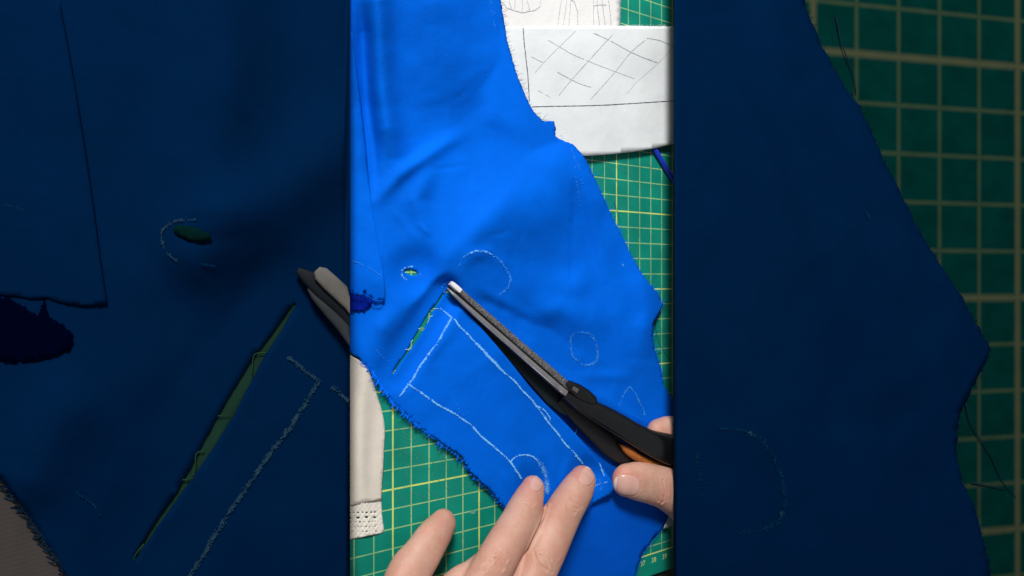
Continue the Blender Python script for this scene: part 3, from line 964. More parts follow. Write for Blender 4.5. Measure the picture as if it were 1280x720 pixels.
def bar(name, pts, mt, parent, expo=4.0, n=16, hw=None):
    """pts = (u, v, height, half width px, half height m)"""
    secs = []
    for (u, v, h, wpx, hh) in pts:
        p = T.pt(u, v, h)
        secs.append((p, px2m(p, wpx), hh, 0))
    V, F = sweep(secs, n, expo)
    o = mk(name, V, F, mt, parent)
    fix_normals(o)
    md = o.modifiers.new('edge', 'EDGE_SPLIT'); md.split_angle = math.radians(40)
    return o


mm = 0.001
# spine of the upper blade
bar('blade', [(570, 359.5, 7.4 * mm, 3.3, 1.4 * mm), (582, 371, 8.2 * mm, 3.5, 1.6 * mm), (594, 382, 9.0 * mm, 3.6, 1.8 * mm), (617.8, 402.5, 10.4 * mm, 3.8, 1.9 * mm), (650, 431, 12.2 * mm, 4.0, 2.0 * mm), (684, 460, 14.0 * mm, 4.2, 2.0 * mm), (711, 484, 15.0 * mm, 4.5, 2.0 * mm)], M['spine'], sci, expo=6)
bar('blade_tip', [(562.8, 353.6, 7.4 * mm, 2.7, 1.5 * mm), (566, 356.2, 7.6 * mm, 3.1, 1.6 * mm), (570, 359.7, 7.8 * mm, 3.2, 1.7 * mm), (575, 364, 8.1 * mm, 3.0, 1.6 * mm)], M['bright_steel'], sci, expo=8)
bar('blade_gap', [(560, 357, 4.6 * mm, 1.6, 1.0 * mm), (570, 365, 5.8 * mm, 3.4, 1.1 * mm), (588, 381.5, 7.2 * mm, 4.4, 1.2 * mm), (612, 403, 8.6 * mm, 5.2, 1.3 * mm), (644, 431.5, 10.4 * mm, 5.6, 1.4 * mm), (677, 460.5, 12.0 * mm, 5.8, 1.4 * mm), (708, 488, 13.2 * mm, 6.0, 1.4 * mm)], M['slot'], sci)
bar('blade', [(558.8, 360.4, 5.2 * mm, 0.8, .8 * mm), (566, 367.2, 6.4 * mm, 1.9, 1.1 * mm), (581, 381.3, 7.8 * mm, 2.6, 1.4 * mm), (605.3, 403, 9.3 * mm, 3.0, 1.6 * mm), (638, 431.5, 11.2 * mm, 3.2, 1.7 * mm), (670, 460, 12.8 * mm, 3.3, 1.8 * mm), (698, 484.5, 14.0 * mm, 3.7, 1.8 * mm), (706.5, 491.5, 14.3 * mm, 3.9, 1.8 * mm)], M['steel'], sci, expo=6)
# lower blade beneath the cloth, its shade in the opening put into the dark colour
bar('lower_blade', [(560, 360, 1.0 * mm, 1.5, .4 * mm), (600, 402, 1.4 * mm, 4, .5 * mm), (625, 428, 2.6 * mm, 7, .7 * mm), (645, 447, 3.6 * mm, 9.5, .8 * mm), (668, 469, 4.6 * mm, 12, 1 * mm), (690, 492, 5.8 * mm, 14, 1.2 * mm), (704, 505, 6.4 * mm, 12, 1.2 * mm), (722, 519, 6.6 * mm, 7, 1.0 * mm), (734, 528, 6.6 * mm, 2, .6 * mm)], M['shaded_steel'], sci)
# pivot cap
bar('pivot_cap', [(704, 478, 15 * mm, 2.5, 1.5 * mm), (710, 481, 15.5 * mm, 6, 2.5 * mm), (720, 487, 16 * mm, 8.2, 3.2 * mm), (731, 494, 16 * mm, 8.4, 3.2 * mm), (740, 500, 15.5 * mm, 6.5, 3 * mm), (744, 504, 15 * mm, 3, 2 * mm)], M['black'], sci, expo=2.4, n=24)
bar('pivot_screw', [(716, 485.0, 19.1 * mm, 2.6, .5 * mm), (722, 489.0, 19.5 * mm, 3.0, .5 * mm)], M['dim_steel'], sci, expo=2.2)
bar('edge_bevel', [(562, 363.6, 6.6 * mm, .4, .5 * mm), (581, 383.4, 8.4 * mm, .55, .6 * mm), (605.3, 405.3, 10.2 * mm, .6, .6 * mm), (670, 462.5, 13.9 * mm, .6, .6 * mm), (702, 490.5, 15.3 * mm, .6, .6 * mm)], M['bright_steel'], sci, n=8)
# upper handle: solid arm sweeping under the board
ar = smooth_path([(703, 492, 12.5, 5, 3.5), (712, 497, 12.5, 8, 4.2), (728, 506, 12.5, 10.8, 4.8), (742, 513.5, 12.5, 12.2, 5.2), (756, 521, 12.6, 13.2, 5.4), (775, 532, 12.8, 13.8, 5.5), (793, 543, 13, 14.2, 5.5), (814, 554, 13, 16.2, 5.5), (840, 562, 13, 19.5, 5.5), (875, 570, 13, 17, 5), (915, 575, 14, 10, 4), (950, 585, 15, 7, 4)], 4)
o = bar('handle', [(u, v, h * mm, w_, hh * mm) for u, v, h, w_, hh in ar], M['black'], sci, expo=2.7, n=28)
# raised rim along the lower edge of the arm
rim = smooth_path([(706, 499, 13, 1.0, 1.5), (722, 512.5, 14, 1.2, 1.8), (742, 526, 14.5, 1.3, 1.8), (760, 537, 15, 1.3, 1.8), (778, 548, 15, 1.4, 1.8), (800, 561.5, 15, 1.5, 1.8), (820, 573, 15, 1.6, 1.8), (842, 581, 15, 1.8, 1.8), (880, 586, 15, 2, 1.8)], 4)
bar('handle_rim', [(u, v, h * mm, w_, hh * mm) for u, v, h, w_, hh in rim], M['black'], sci, expo=2.0, n=12)
# lower handle under it, shade put into its matte black
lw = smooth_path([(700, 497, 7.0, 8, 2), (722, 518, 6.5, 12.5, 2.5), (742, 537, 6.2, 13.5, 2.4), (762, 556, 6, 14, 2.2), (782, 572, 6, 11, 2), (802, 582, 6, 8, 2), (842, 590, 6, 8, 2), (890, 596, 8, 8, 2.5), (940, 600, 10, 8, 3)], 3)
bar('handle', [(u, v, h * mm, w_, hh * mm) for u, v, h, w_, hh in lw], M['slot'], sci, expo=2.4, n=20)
# orange soft insert lining the lower ring
og = smooth_path([(774.5, 555.5, 9.5, .6, 1.0), (778, 558, 9.8, 2.6, 1.6), (783, 562, 10.2, 5.0, 2.2), (791, 567.5, 10.5, 5.6, 2.3), (800, 573, 10.5, 5.0, 2.3), (830, 585, 10.5, 5, 2.5), (870, 592, 11, 5, 2.5)], 3)
bar('grip_insert', [(u, v, h * mm, w_, hh * mm) for u, v, h, w_, hh in og], M['orange'], sci, expo=2.2, n=16)
tag(sci, 'open black handled scissors with orange grip cutting the bright blue cloth', 'scissors')


# ================================================================== hands
def hand_mesh(chains, voxel=0.0007):
    V, F = [], []
    for ch in chains:
        pts = smooth_path(ch['p'], 5)
        fl = ch.get('flat', 0.9)
        P = [(T.pt(q[0], q[1], q[2] * mm), q[3]) for q in pts]
        secs = []
        p0, r0 = P[0]
        r0m = px2m(p0, r0)
        d0 = (P[1][0] - p0).normalized()
        if ch.get('tip', True):
            for a in (86, 72, 56, 40, 24, 10):
                an = math.radians(a)
                secs.append((p0 - d0 * r0m * math.sin(an) * ch.get('tipl', 0.95), r0m * math.cos(an), r0m * math.cos(an) * fl, 0))
        for p, r in P:
            rm = px2m(p, r)
            secs.append((p, rm, rm * fl, 0))
        pe, re = P[-1]
        rem = px2m(pe, re)
        d1 = (pe - P[-2][0]).normalized()
        for a in (25, 50, 75):
            an = math.radians(a)
            secs.append((pe + d1 * rem * math.sin(an) * .8, rem * math.cos(an), rem * math.cos(an) * fl, 0))
        v, f = sweep(secs, 24, 2.15)
        k = len(V)
        V += v
        F += [tuple(x + k for x in ff) for ff in f]
    me = bpy.data.meshes.new('tmp')
    me.from_pydata([tuple(v) for v in V], [], F)
    ob = bpy.data.objects.new('tmp', me)
    COL.objects.link(ob)
    bm = bmesh.new(); bm.from_mesh(me); bmesh.ops.recalc_face_normals(bm, faces=bm.faces); bm.to_mesh(me); bm.free()
    r = ob.modifiers.new('r', 'REMESH'); r.mode = 'VOXEL'; r.voxel_size = voxel
    s = ob.modifiers.new('s', 'SMOOTH'); s.factor = 0.6; s.iterations = 14
    bpy.context.view_layer.update()
    ev = ob.evaluated_get(bpy.context.evaluated_depsgraph_get())
    m2 = bpy.data.meshes.new_from_object(ev)
    bpy.data.objects.remove(ob)
    return m2


def crease(me, bvh, lines):
    """press skin folds along the given lines into the surface"""
    n_ = len(me.vertices)
    co = np.empty(n_ * 3); me.vertices.foreach_get('co', co); co = co.reshape(-1, 3)
    no = np.empty(n_ * 3); me.vertices.foreach_get('normal', no); no = no.reshape(-1, 3)
    off = np.zeros(n_)
    for pts, wd, amp in lines:
        hits = []
        for (u, v) in smooth_path(pts, 5):
            d = (FW * FPX + RT * (u - CX) + UP * (CY - v)).normalized()
            h = bvh.ray_cast(CAMP, d)
            if h[0] is not None: hits.append(np.array(h[0]))
        for a, b_ in zip(hits[:-1], hits[1:]):
            pass
        if len(hits) < 2: continue
        hh = np.array(hits)
        lo = hh.min(0) - wd * 4; hi = hh.max(0) + wd * 4
        k = np.where(((co > lo) & (co < hi)).all(1))[0]
        P = co[k]
        d = np.full(len(k), 1e9)
        for a, b_ in zip(hh[:-1], hh[1:]):
            dd, _ = seg_dist(P, a, b_)
            d = np.minimum(d, dd)
        off[k] += -amp * np.exp(-(d / wd) ** 2) + amp * 0.45 * np.exp(-((d - 2.0 * wd) / (1.1 * wd)) ** 2)
    co = co + no * off[:, None]
    me.vertices.foreach_set('co', co.ravel())
    me.update()


def make_hand(name, chains, creases, flush, label, nails, base):
    me = hand_mesh(chains)
    me.update()
    bvh = BVHTree.FromPolygons([v.co.copy() for v in me.vertices], [tuple(p.vertices) for p in me.polygons])
    folds = [(p_, w_, a_ * 1.5) for p_, w_, a_ in creases]
    for (cu_, cv_, ang, lx, ly, e, lift) in nails:
        loop = []
        for th_ in np.linspace(math.radians(-125), math.radians(125), 22):
            x = math.copysign(abs(math.cos(th_)) ** (2 / e), math.cos(th_)) * 1.04; y = math.copysign(abs(math.sin(th_)) ** (2 / e), math.sin(th_)) * 1.05
            loop.append((cu_ + lx * x * math.cos(ang) - ly * y * math.sin(ang), cv_ + lx * x * math.sin(ang) + ly * y * math.cos(ang)))
        folds.append((loop, 0.00032, 0.00040))
    crease(me, bvh, folds)
    me.polygons.foreach_set('use_smooth', [True] * len(me.polygons))
    n_ = len(me.vertices)
    co = np.empty(n_ * 3); me.vertices.foreach_get('co', co); co = co.reshape(-1, 3)
    fl = np.zeros(n_)
    for (u, v, h, r, a) in flush:
        c = np.array(T.pt(u, v, h * mm))
        fl += a * np.exp(-(np.linalg.norm(co - c, axis=1) / r) ** 2)
    at_ = me.attributes.new('flush', 'FLOAT', 'POINT')
    at_.data.foreach_set('value', np.clip(fl, 0, 1))
    root = empty(name, base)
    me.transform(Matrix.Translation(-root.location))
    me.name = 'hand_body'
    me.materials.clear(); me.materials.append(M['skin'])
    o = bpy.data.objects.new('hand_body', me); COL.objects.link(o); o.parent = root
    for (cu_, cv_, ang, lx, ly, e, lift) in nails:
        # nail plate draped over the fingertip
        V, F, V2, F2 = [], [], [], []
        R = 18
        ca, sa = math.cos(ang), math.sin(ang)
        grid = {}
        for i in range(-R, R + 1):
            for j in range(-R, R + 1):
                x, y = i / R, j / R
                if abs(x) ** e + abs(y) ** e > 1.0: continue
                u = cu_ + lx * x * ca - ly * y * sa
                v = cv_ + lx * x * sa + ly * y * ca
                d = (FW * FPX + RT * (u - CX) + UP * (CY - v)).normalized()
                h = bvh.ray_cast(CAMP, d)
                if h[0] is None: continue
                rim_ = 1 - (abs(x) ** e + abs(y) ** e)
                lf = -0.00008 + lift * min(1, rim_ * 3.0) ** 0.6
                nrm = h[1]
                if nrm.dot(d) > 0: nrm = -nrm
                grid[(i, j)] = len(V)
                V.append(h[0] + nrm * lf)
        for (i, j), k in grid.items():
            if (i + 1, j) in grid and (i, j + 1) in grid and (i + 1, j + 1) in grid:
                q = (k, grid[(i + 1, j)], grid[(i + 1, j + 1)], grid[(i, j + 1)])
                (F2 if i < -R * .74 else F).append(q)
        nm = mk('fingernail', V, F + F2, M['nail'], root)
        nm.data.materials.append(M['nail_edge'])
        for p in list(nm.data.polygons)[len(F):]: p.material_index = 1
        fix_normals(nm)
    tag(root, label, 'hand', 'hands at work on the cloth')
    return root


# hand that holds the cloth down; three fingers in view, the rest of the hand below the frame
ch = [
    dict(p=[(728.5, 600, 9.5, 18.5), (722.5, 611, 12.0, 22.0), (707.5, 635, 16.5, 24.6), (697.5, 655, 20, 25.8), (686, 680, 24.5, 27.0), (675, 705, 28, 27.0), (658, 745, 32, 26), (625, 810, 38, 27)], flat=.82),     # index
    dict(p=[(666.5, 610, 9.5, 16.0), (662.5, 621, 12, 19.8), (655.5, 638, 16, 23.5), (648, 655, 19.5, 25.5), (632, 680, 24.5, 26.0), (618, 705, 28.5, 27.0), (590, 752, 33, 26), (560, 815, 38, 27)], flat=.82),   # middle
    dict(p=[(554, 654, 9.5, 18.0), (547, 664, 11.5, 21.5), (539, 675, 13.5, 23.5), (527, 694, 16, 25.5), (512, 716, 18, 29.0), (503, 745, 23, 30), (502, 795, 30, 32), (505, 850, 34, 34)], flat=.8),     # spread finger
    dict(p=[(440, 780, 9, 15), (450, 800, 16, 17), (462, 830, 24, 19), (475, 870, 30, 22)], flat=.9),                                                                           # little finger
    dict(p=[(760, 790, 10, 18), (735, 815, 14, 21), (700, 850, 20, 24), (640, 890, 26, 30)], flat=.9),                                                                         # thumb
    dict(p=[(638, 742, 26, 27), (600, 800, 30, 42), (565, 870, 33, 62), (540, 950, 34, 58), (525, 1040, 36, 44), (515, 1130, 38, 44)], flat=.5, tip=True),                       # palm, wrist
    dict(p=[(600, 722, 26, 18), (585, 745, 28, 22), (560, 780, 29, 28), (540, 830, 30, 34)], flat=.6),                                                                           # web
    dict(p=[(604, 703, 23, 15), (590, 718, 23, 19), (570, 736, 23, 24), (548, 780, 26, 32)], flat=.75),
    dict(p=[(655, 700, 24, 17), (640, 730, 27, 22), (620, 770, 30, 26)], flat=.7),
    dict(p=[(568, 728, 19, 14), (556, 745, 23, 20), (540, 790, 27, 28)], flat=.8),
]
cr_ = []
Z4 = lambda pts: [(620 + x / 4.5, 560 + y / 4.5) for x, y in pts]
W = 0.00050
for pl, w_, a_ in (
        ([(405, 305), (430, 330), (462, 345)], W, .00038), ([(418, 285), (440, 300), (470, 318), (485, 335)], W, .00038), ([(398, 322), (425, 352), (450, 362)], W, .00030),
        ([(165, 290), (190, 300), (215, 318)], W, .00030), ([(178, 278), (200, 288), (222, 303)], W, .00028), ([(160, 305), (182, 318), (205, 330)], W, .00025),
        ([(215, 590), (225, 630), (245, 660), (285, 690)], W * 1.3, .00028), ([(235, 570), (265, 580), (290, 600), (310, 630)], W, .00030), ([(245, 600), (270, 615), (285, 645), (300, 680)], W, .0004), ([(222, 610), (240, 645), (275, 675), (315, 700)], W, .00035),
        ([(0, 590), (30, 610), (60, 640)], W, .0004), ([(-5, 620), (25, 650), (45, 680)], W * 1.1, .0005), ([(10, 570), (40, 595), (70, 625)], W, .0003), ([(0, 650), (20, 672), (35, 690)], W, .0004),
        ([(-60, 690), (-50, 660), (-25, 640)], W, .0003), ([(-75, 670), (-60, 650), (-40, 632)], W, .0003), ([(395, 335), (420, 362), (445, 372)], W, .0003), ([(284, 330), (262, 385), (238, 440), (208, 500), (170, 570)], .0008, .0011), ([(340, 700), (350, 660), (380, 620)], W * 1.3, .0001)):
    cr_.append((Z4(pl), w_, a_))
Z5 = lambda pts: [(460 + x / 4.5, 560 + y / 4.5) for x, y in pts]
fl_ = [(731, 590, 14, .010, .55), (667, 602, 14, .009, .55), (553, 650, 15, .010, .22), (688, 690, 24, .011, .55), (622, 697, 25, .011, .55), (715, 627, 16, .006, .35), (660, 632, 16, .006, .35), (528, 690, 36, .010, .35), (708, 640, 38, .008, .12), (650, 640, 35, .008, .12)]
make_hand('hand', ch, cr_, fl_, 'hand pressing the cloth flat with spread fingers at the bottom edge',
          [(734, 595, math.radians(115), 12.0, 10.0, 2.6, 0.00026), (671.0, 604.0, math.radians(113), 10.0, 8.5, 2.6, 0.00024)],
          T.pt(620, 700, 0))

# hand that works the scissors: thumb in view, index behind the arm, the other fingers in the ring under the board
ch = [
    dict(p=[(783, 600, 11.0, 20.5), (796, 601, 11.5, 23.8), (812, 604, 11.5, 24.8), (832, 610, 11.5, 26.3), (852, 622, 11.5, 28.5), (885, 645, 13, 34), (940, 665, 18, 42)], flat=.70, tipl=1.0),
    dict(p=[(823, 541, 8, 17.5), (838, 540, 9, 20), (870, 545, 11, 21), (915, 560, 16, 22), (960, 590, 22, 26)], flat=.72),
    dict(p=[(868, 590, 8, 17), (888, 585, 8, 20), (925, 585, 13, 21), (975, 600, 22, 26)], flat=.8),
    dict(p=[(870, 625, 8, 16), (890, 622, 7, 19), (930, 620, 13, 20), (985, 625, 22, 25)], flat=.8),
    dict(p=[(878, 665, 8, 14), (898, 662, 7, 17), (935, 655, 13, 18), (990, 650, 22, 24)], flat=.8),
    dict(p=[(945, 625, 22, 40), (1000, 630, 26, 50), (1060, 650, 32, 44), (1130, 680, 40, 40)], flat=.50),
]
cr_ = []
for pl, w_, a_ in (
        ([(908, 165), (920, 200), (922, 250), (912, 300)], W, .0004), ([(935, 180), (948, 220), (948, 270), (935, 310)], W * 1.2, .0005), ([(920, 175), (934, 220), (934, 280)], W, .0003),
        ([(955, 190), (965, 240), (955, 300)], W, .0003), ([(885, 170), (895, 200), (893, 230)], W, .0002)):
    cr_.append((Z4(pl), w_, a_))
fl_ = [(770, 603, 12, .010, .55), (785, 595, 20, .011, .35), (835, 625, 20, .012, .2), (822, 530, 20, .012, .3)]
make_hand('hand', ch, cr_, fl_, 'hand gripping the scissors with its thumb beside the orange grip',
          [(783, 606.5, math.radians(6), 17.0, 13.0, 2.7, 0.00032)], T.pt(850, 600, 0))

# ================================================================== added low board with navy cloth, stand-in for the darkened left border
EX = T.pt(438, 350, 0.0155).x
lb = empty('border_board', Vector((-0.2, 0, 0.0)))
box('border_board_panel', (-0.50, -0.26, 0.0125), (EX - 0.0003, 0.26, 0.0155), M['board'], lb)
for (x, y) in ((-0.48, -0.24), (-0.48, 0.2)):
    box('border_board_foot', (x, y, 0.0), (x + 0.04, y + 0.04, 0.0122), M['board'], lb)
for y in (-0.255, 0.235):
    box('border_board_foot', (EX - 0.03, y, 0.0), (EX - 0.01, y + 0.02, 0.0122), M['board'], lb)
tag(lb, 'added thin dark board, stand-in for the left border, carrying the navy cloth with the green slit', 'board')

LEFT_FOLD2 = [(70, -20), (85, 60), (97, 130), (108, 200), (118, 270), (126, 330), (132, 370)]


def h_navy(P):
    h = np.full(len(P), 0.0030)
    h += ridge(P, [(280, -60), (285, 80), (265, 200), (270, 300)], 55, .008)
    h += ridge(P, [(200, 340), (330, 260), (430, 180), (500, 140)], 50, .008)
    h += ridge(P, [(120, 480), (60, 540), (20, 640)], 50, .006)
    h += ridge(P, [(395, 380), (330, 480), (260, 620)], 26, .003)
    h -= ridge(P, [(350, 350), (270, 450), (180, 560)], 40, .0022)
    h += ridge(P, [(276, 105), (292, 130), (308, 150)], 4, .0008, 6)
    h += ridge(P, [(284, 100), (300, 125), (316, 146)], 3, .0005, 6)
    d1, _ = poly_dist(P, [(368, 380), (275, 530), (168, 700)])
    k = 0.95 * np.exp(-(d1 / 60) ** 4)
    h = h * (1 - k) + 0.0013 * k
    return np.maximum(h, 0.0013)


nv = empty('border_fabric', LB.pt(200, 360, 0.0))
low_edge = [(-40, 560), (3, 600), (20, 622), (35, 640), (48, 665), (66, 690), (82, 715), (100, 745), (130, 790)]
nout = [(-60, -60), (437.6, -60), (437.6, 790)] + fray(low_edge[::-1], 5, 2.2) + [(-60, 540)]
slit2 = [(371, 380), (352, 414), (331, 445), (317, 472), (295, 515), (274, 550), (250, 585), (225, 620), (197, 658), (170, 699),
         (167, 697), (193, 655), (218, 620), (238, 585), (256, 550), (275, 515), (301, 472), (318, 445), (343, 414), (367, 378)]
slit2 = [(x + random.uniform(-.5, .5), y + random.uniform(-.5, .5)) for x, y in resample(slit2, 6, True)]
sheet('border_cloth_panel', nout, [slit2], 9, h_navy, LB, M['navy'], nv, 0.0004)
fo2 = [(-60, -60)] + smooth_path(LEFT_FOLD2, 4)[1:] + fray([(133, 380), (110, 382), (84, 380), (58, 372), (40, 374), (20, 370), (-60, 366)], 4, 0.8)
hf2 = lambda P: h_navy(P) + 0.0005 + 0.0011 * np.exp(-(poly_dist(P, LEFT_FOLD2)[0] / 70))
sheet('folded_layer', fo2, [], 6, hf2, LB, M['navy'], nv, 0.00015)  # added layer, part of the darkened copy of the blue cloth
# hollow under the fold end, its shade put into a darker navy sheet
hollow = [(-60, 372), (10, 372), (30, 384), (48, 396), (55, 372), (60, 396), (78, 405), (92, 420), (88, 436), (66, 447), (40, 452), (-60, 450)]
sheet('painted_tuck_shade', fray(hollow, 2.5, 1.9), [], 10, lambda P: h_navy(P) + 0.0010, LB, cloth_mat('tuck_shade_navy', (0.0002, 0.0008, 0.0075), sheen=0, spec=0.0, weave=1300, bump=.1), nv, 0.0004)
def ckn(path, wd, mat_='chalk_dim', dens=1.0, fl=1.6, label=None):
    chalk('chalk_mark', smooth_path(path, 4) if len(path) > 2 else path, wd, h_navy, LB, M[mat_], nv, dens * 1.9, fl, 0.0008, label)
ckn([(244, 274), (228, 275), (212, 279), (203, 288), (202, 300), (207, 313), (221, 327)], 3.0, dens=.30, fl=1.2, label='added dim chalk arc beside the dark spot')
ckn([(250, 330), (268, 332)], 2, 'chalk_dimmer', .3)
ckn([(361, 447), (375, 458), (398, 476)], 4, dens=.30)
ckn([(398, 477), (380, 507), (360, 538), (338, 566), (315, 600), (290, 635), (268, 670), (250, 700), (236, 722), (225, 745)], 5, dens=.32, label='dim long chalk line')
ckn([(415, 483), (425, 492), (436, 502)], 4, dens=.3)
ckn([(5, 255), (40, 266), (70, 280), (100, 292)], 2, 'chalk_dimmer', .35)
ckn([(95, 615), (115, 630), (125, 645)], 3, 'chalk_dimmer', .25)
spot = [(240 + 24 * math.cos(a) + random.uniform(-1, 1), 292 + 9 * math.sin(a) + 6 * math.cos(a) + random.uniform(-1, 1)) for a in np.linspace(0, 6.283, 22)[:-1]]
sheet('dark_spot', spot, [], 6, lambda P: h_navy(P) + 0.0012, LB, simple('dark_green_spot', (0.001, 0.010, 0.010), .9, spec=0), nv, 0.0002)
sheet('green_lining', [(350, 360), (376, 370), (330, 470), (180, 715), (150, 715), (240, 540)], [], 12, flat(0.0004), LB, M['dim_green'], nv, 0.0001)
threads('slit_thread', [[(334, 441, .0018), (320, 442, .0018), (316, 450, .0018), (315, 470, .0018)], [(272, 520, .0018), (280, 519, .0018), (288, 519, .0018)],
                         [(255, 563, .0018), (245, 568, .0018), (243, 590, .0018), (230, 600, .0018)], [(228, 600, .0018), (236, 599, .0018), (242, 598, .0018)], [(180, 680, .0018), (170, 692, .0018), (167, 702, .0018)]],
        LB, simple('dim_green_thread', (0.014, 0.045, 0.022), .8, spec=0), nv, kind=None, r=0.00028)
fr = []
for (x, y) in resample(low_edge[1:-1], 3):
    l = random.uniform(4, 14); a = random.uniform(2.0, 2.9)
    fr.append([(x + 2, y - 2, .0028), (x + l * .5 * math.cos(a), y + l * .5 * math.sin(a), .0022), (x + l * math.cos(a + .3), y + l * math.sin(a + .3), .001)])
threads('frayed_edge', fr, LB, M['thread_navy'], nv, r=0.0004)
tag(nv, 'added navy cloth, darkened copy of the blue one, with a green slit and a dim chalk corner on the low board', 'fabric')

tp = empty('border_taupe_cloth', LB.pt(20, 680, 0))
sheet('border_cloth_panel', [(-60, 560), (10, 600), (60, 660), (130, 790), (-60, 790)], [], 12, lambda P: 0.0006 + 0.0005 * np.sin(P[:, 0] * .08) ** 2, LB, M['taupe'], tp, 0.0004)
tag(tp, 'added taupe cloth corner, darkened copy of the cream piece, showing under the frayed navy edge', 'fabric')

# added dim copy of the scissors tip on the navy cloth, ending at the board's edge
sh = empty('border_shears_tip', LB.pt(410, 370, 0.004))


def barf(name, frame, pts, mt, parent, expo=3.5, n=16):
    secs = []
    for (u, v, h, wpx, hh) in pts:
        p = frame.pt(u, v, h)
        secs.append((p, px2m(p, wpx), hh, 0))
    V, F = sweep(secs, n, expo)
    V = [Vector((min(v.x, frame.pt(437.3, 350, v.z - frame.o.z).x), v.y, v.z)) for v in V]
    o = mk(name, V, F, mt, parent)
    fix_normals(o)
    md = o.modifiers.new('edge', 'EDGE_SPLIT'); md.split_angle = math.radians(45)
    return o


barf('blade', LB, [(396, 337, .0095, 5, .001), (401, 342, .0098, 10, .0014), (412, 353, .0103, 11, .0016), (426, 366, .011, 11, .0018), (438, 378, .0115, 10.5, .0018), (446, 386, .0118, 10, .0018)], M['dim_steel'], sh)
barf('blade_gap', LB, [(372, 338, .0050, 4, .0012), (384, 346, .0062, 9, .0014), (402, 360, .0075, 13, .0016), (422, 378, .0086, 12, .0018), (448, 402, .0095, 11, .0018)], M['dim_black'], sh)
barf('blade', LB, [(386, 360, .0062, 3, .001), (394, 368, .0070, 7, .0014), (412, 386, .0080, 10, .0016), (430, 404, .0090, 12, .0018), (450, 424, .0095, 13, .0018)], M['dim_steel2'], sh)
tag(sh, 'added dim copy of the scissors tip at the inner edge of the navy cloth', 'scissors')

# ================================================================== added sloping board with dark mat and navy cloth, stand-in for the darkened right border
c13 = RB.pt(1273, 350, 0)
CELL = 57.7 * depth(c13) / FPX
ORG = RB.o.copy()
Mx = Matrix((RB.ax, Vector((0, 1, 0)), RB.n)).transposed().to_4x4()
XOFF = (RB.pt(1272, 350, 0) - ORG).dot(RB.ax)
YOFF = RB.pt(1272, 372, 0).y - ORG.y
M['border_dark_mat'] = mat_mat('border_green_mat', (0.0003, 0.0190, 0.0165), (0.024, 0.040, 0.022), (0.045, 0.050, 0.027), CELL, XOFF, YOFF, CELL * .085, CELL * .13, wear=.25, spec=0.0, soft=0.95)
rb = bpy.data.objects.new('border_mat', None); COL.objects.link(rb)
rb.matrix_world = Matrix.Translation(ORG) @ Mx


def local_box(name, lo, hi, mt, parent):
    x0, y0, z0 = lo; x1, y1, z1 = hi
    V = [(x0, y0, z0), (x1, y0, z0), (x1, y1, z0), (x0, y1, z0), (x0, y0, z1), (x1, y0, z1), (x1, y1, z1), (x0, y1, z1)]
    F = [(3, 2, 1, 0), (4, 5, 6, 7), (0, 1, 5, 4), (1, 2, 6, 5), (2, 3, 7, 6), (3, 0, 4, 7)]
    me = bpy.data.meshes.new(name); me.from_pydata(V, [], F); me.materials.append(mt)
    o = bpy.data.objects.new(name, me); COL.objects.link(o); o.parent = parent
    return o


WID = 0.36
local_box('mat_sheet', (0.0003, -0.30, -0.0008), (WID, 0.30, 0.0), M['border_dark_mat'], rb)
local_box('border_board_core', (0.006, -0.30, -0.0030), (WID, 0.30, -0.0010), M['board'], rb)
zt = WID * math.sin(SL) + ORG.z
for y in (-0.29, 0.27):
    xw = ORG.x + (WID - 0.03) * math.cos(SL)
    ztop = ORG.z + (WID - 0.03) * math.sin(SL) - 0.006
    V = [Vector(v) for v in ((xw, y, -.003), (xw + .02, y, -.003), (xw + .02, y + .02, -.003), (xw, y + .02, -.003), (xw, y, ztop), (xw + .02, y, ztop + .007), (xw + .02, y + .02, ztop + .007), (xw, y + .02, ztop))]
    inv = rb.matrix_world.inverted()
    me = bpy.data.meshes.new('board_leg'); me.from_pydata([tuple(inv @ v) for v in V], [], [(3, 2, 1, 0), (4, 5, 6, 7), (0, 1, 5, 4), (1, 2, 6, 5), (2, 3, 7, 6), (3, 0, 4, 7)]); me.materials.append(M['board'])
    lg = bpy.data.objects.new('board_leg', me); COL.objects.link(lg); lg.parent = rb
for y in (-0.295, 0.275):
    xw = ORG.x + 0.004
    V = [Vector(v) for v in ((xw, y, -.003), (xw + .02, y, -.003), (xw + .02, y + .02, -.003), (xw, y + .02, -.003), (xw, y, ORG.z - .002), (xw + .02, y, ORG.z + .0045), (xw + .02, y + .02, ORG.z + .0045), (xw, y + .02, ORG.z - .002))]
    me = bpy.data.meshes.new('board_leg'); me.from_pydata([tuple(inv @ v) for v in V], [], [(3, 2, 1, 0), (4, 5, 6, 7), (0, 1, 5, 4), (1, 2, 6, 5), (2, 3, 7, 6), (3, 0, 4, 7)]); me.materials.append(M['board'])
    lg = bpy.data.objects.new('board_leg', me); COL.objects.link(lg); lg.parent = rb
tag(rb, 'added darkened copy of the green cutting mat with wide dim grid, sloping up beyond the scissors hand', 'cutting mat')

R2 = [(1000, -50), (1006, 5), (1020, 40), (1033, 68), (1052, 103), (1074, 132), (1088, 160), (1100, 190), (1122, 235), (1142, 275), (1165, 315), (1190, 352), (1203, 372), (1218, 400), (1239, 435), (1232, 452), (1224, 470), (1214, 488), (1202, 512), (1196, 540), (1197, 575), (1203, 603), (1216, 628), (1226, 665), (1236, 700), (1244, 780)]


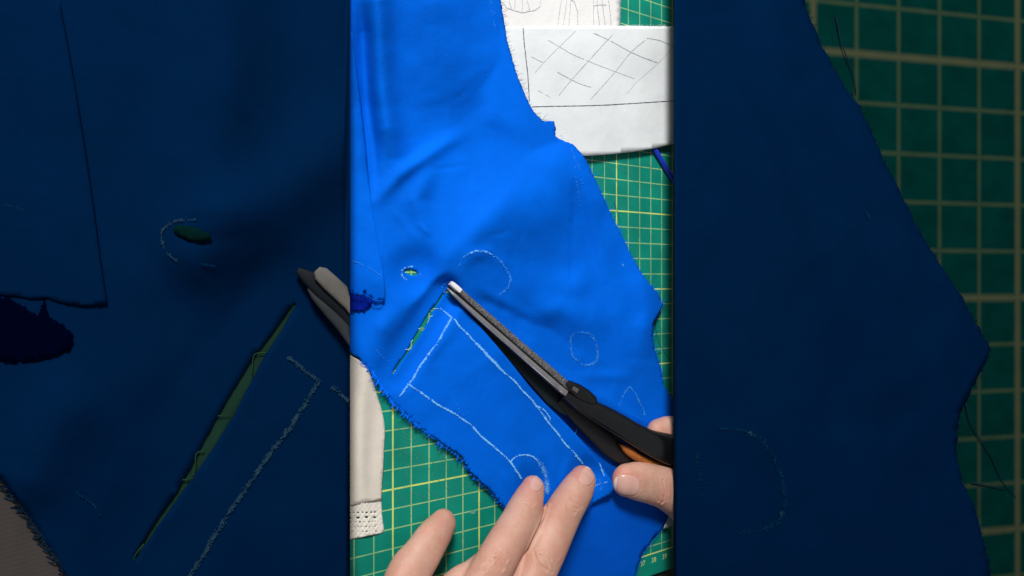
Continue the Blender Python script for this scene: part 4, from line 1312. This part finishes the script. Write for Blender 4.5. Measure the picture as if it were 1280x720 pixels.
def h_n2(P):
    h = np.full(len(P), 0.0022)
    h += ridge(P, [(960, -50), (975, 100), (1030, 260), (1080, 400), (1130, 520)], 46, .0060)
    h -= ridge(P, [(880, -20), (930, 130), (990, 300), (1030, 440), (1050, 560)], 24, .0026)
    h += ridge(P, [(906, 20), (922, 80), (936, 130)], 5, .0006, 10)
    h += ridge(P, [(915, 20), (930, 80), (944, 140)], 4, .0005, 10)
    h += ridge(P, [(1180, 400), (1160, 480), (1120, 600)], 36, .0022)
    h += ridge(P, [(860, 560), (900, 540), (960, 560)], 26, .0016)
    return np.maximum(h, 0.0004)


n2 = empty('border_fabric', RB.pt(1000, 360, 0.0))
o2 = [(843.2, -60)] + fray(R2, 5, 1.3) + [(843.2, 780)]
sheet('border_cloth_panel', o2, [], 9, h_n2, RB, M['navy'], n2, 0.0006)
def ckr(path, wd, mat_='chalk_dimmer', dens=.35, fl=1.8, label=None):
    chalk('chalk_mark', smooth_path(path, 4) if len(path) > 2 else path, wd * 1.3, h_n2, RB, M[mat_], n2, dens * .9, fl, 0.0007, label)
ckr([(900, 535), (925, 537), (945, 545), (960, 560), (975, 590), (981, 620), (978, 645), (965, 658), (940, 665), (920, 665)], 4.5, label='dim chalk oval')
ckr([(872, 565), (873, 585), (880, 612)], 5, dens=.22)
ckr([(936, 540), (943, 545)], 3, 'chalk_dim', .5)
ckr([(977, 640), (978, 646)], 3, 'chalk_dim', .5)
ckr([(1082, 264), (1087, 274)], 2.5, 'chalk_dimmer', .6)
fr = []
for (x, y) in resample(R2[1:-1], 9):
    l = random.uniform(1, 5); a = random.uniform(-.9, .5)
    fr.append([(x - 2, y, .002), (x + l * .5, y + .5 * l * a, .002), (x + l, y + l * a, .001)])
threads('frayed_edge', fr, RB, M['thread_navy'], n2, r=0.0003)
tag(n2, 'added navy cloth, darkened copy of the blue one, with a pointed frayed edge on the sloping dark mat', 'fabric')

t2 = empty('loose_thread', RB.pt(1245, 600, 0))  # added dark copy of the thread for the right border
threads('thread_strand', [[(1045, 20, .001), (1052, 55, .002), (1066, 90, .002), (1070, 118, .001)], [(1206, 500, .001), (1214, 530, .002), (1238, 570, .001), (1252, 600, .001), (1270, 622, .001)], [(1215, 604, .001), (1240, 608, .0015), (1256, 612, .001)]],
        RB, M['thread_navy'], t2, kind=None, r=0.0005)
tag(t2, 'added dark copy of the loose thread curled on the dim grid beside the pointed navy edge', 'thread')
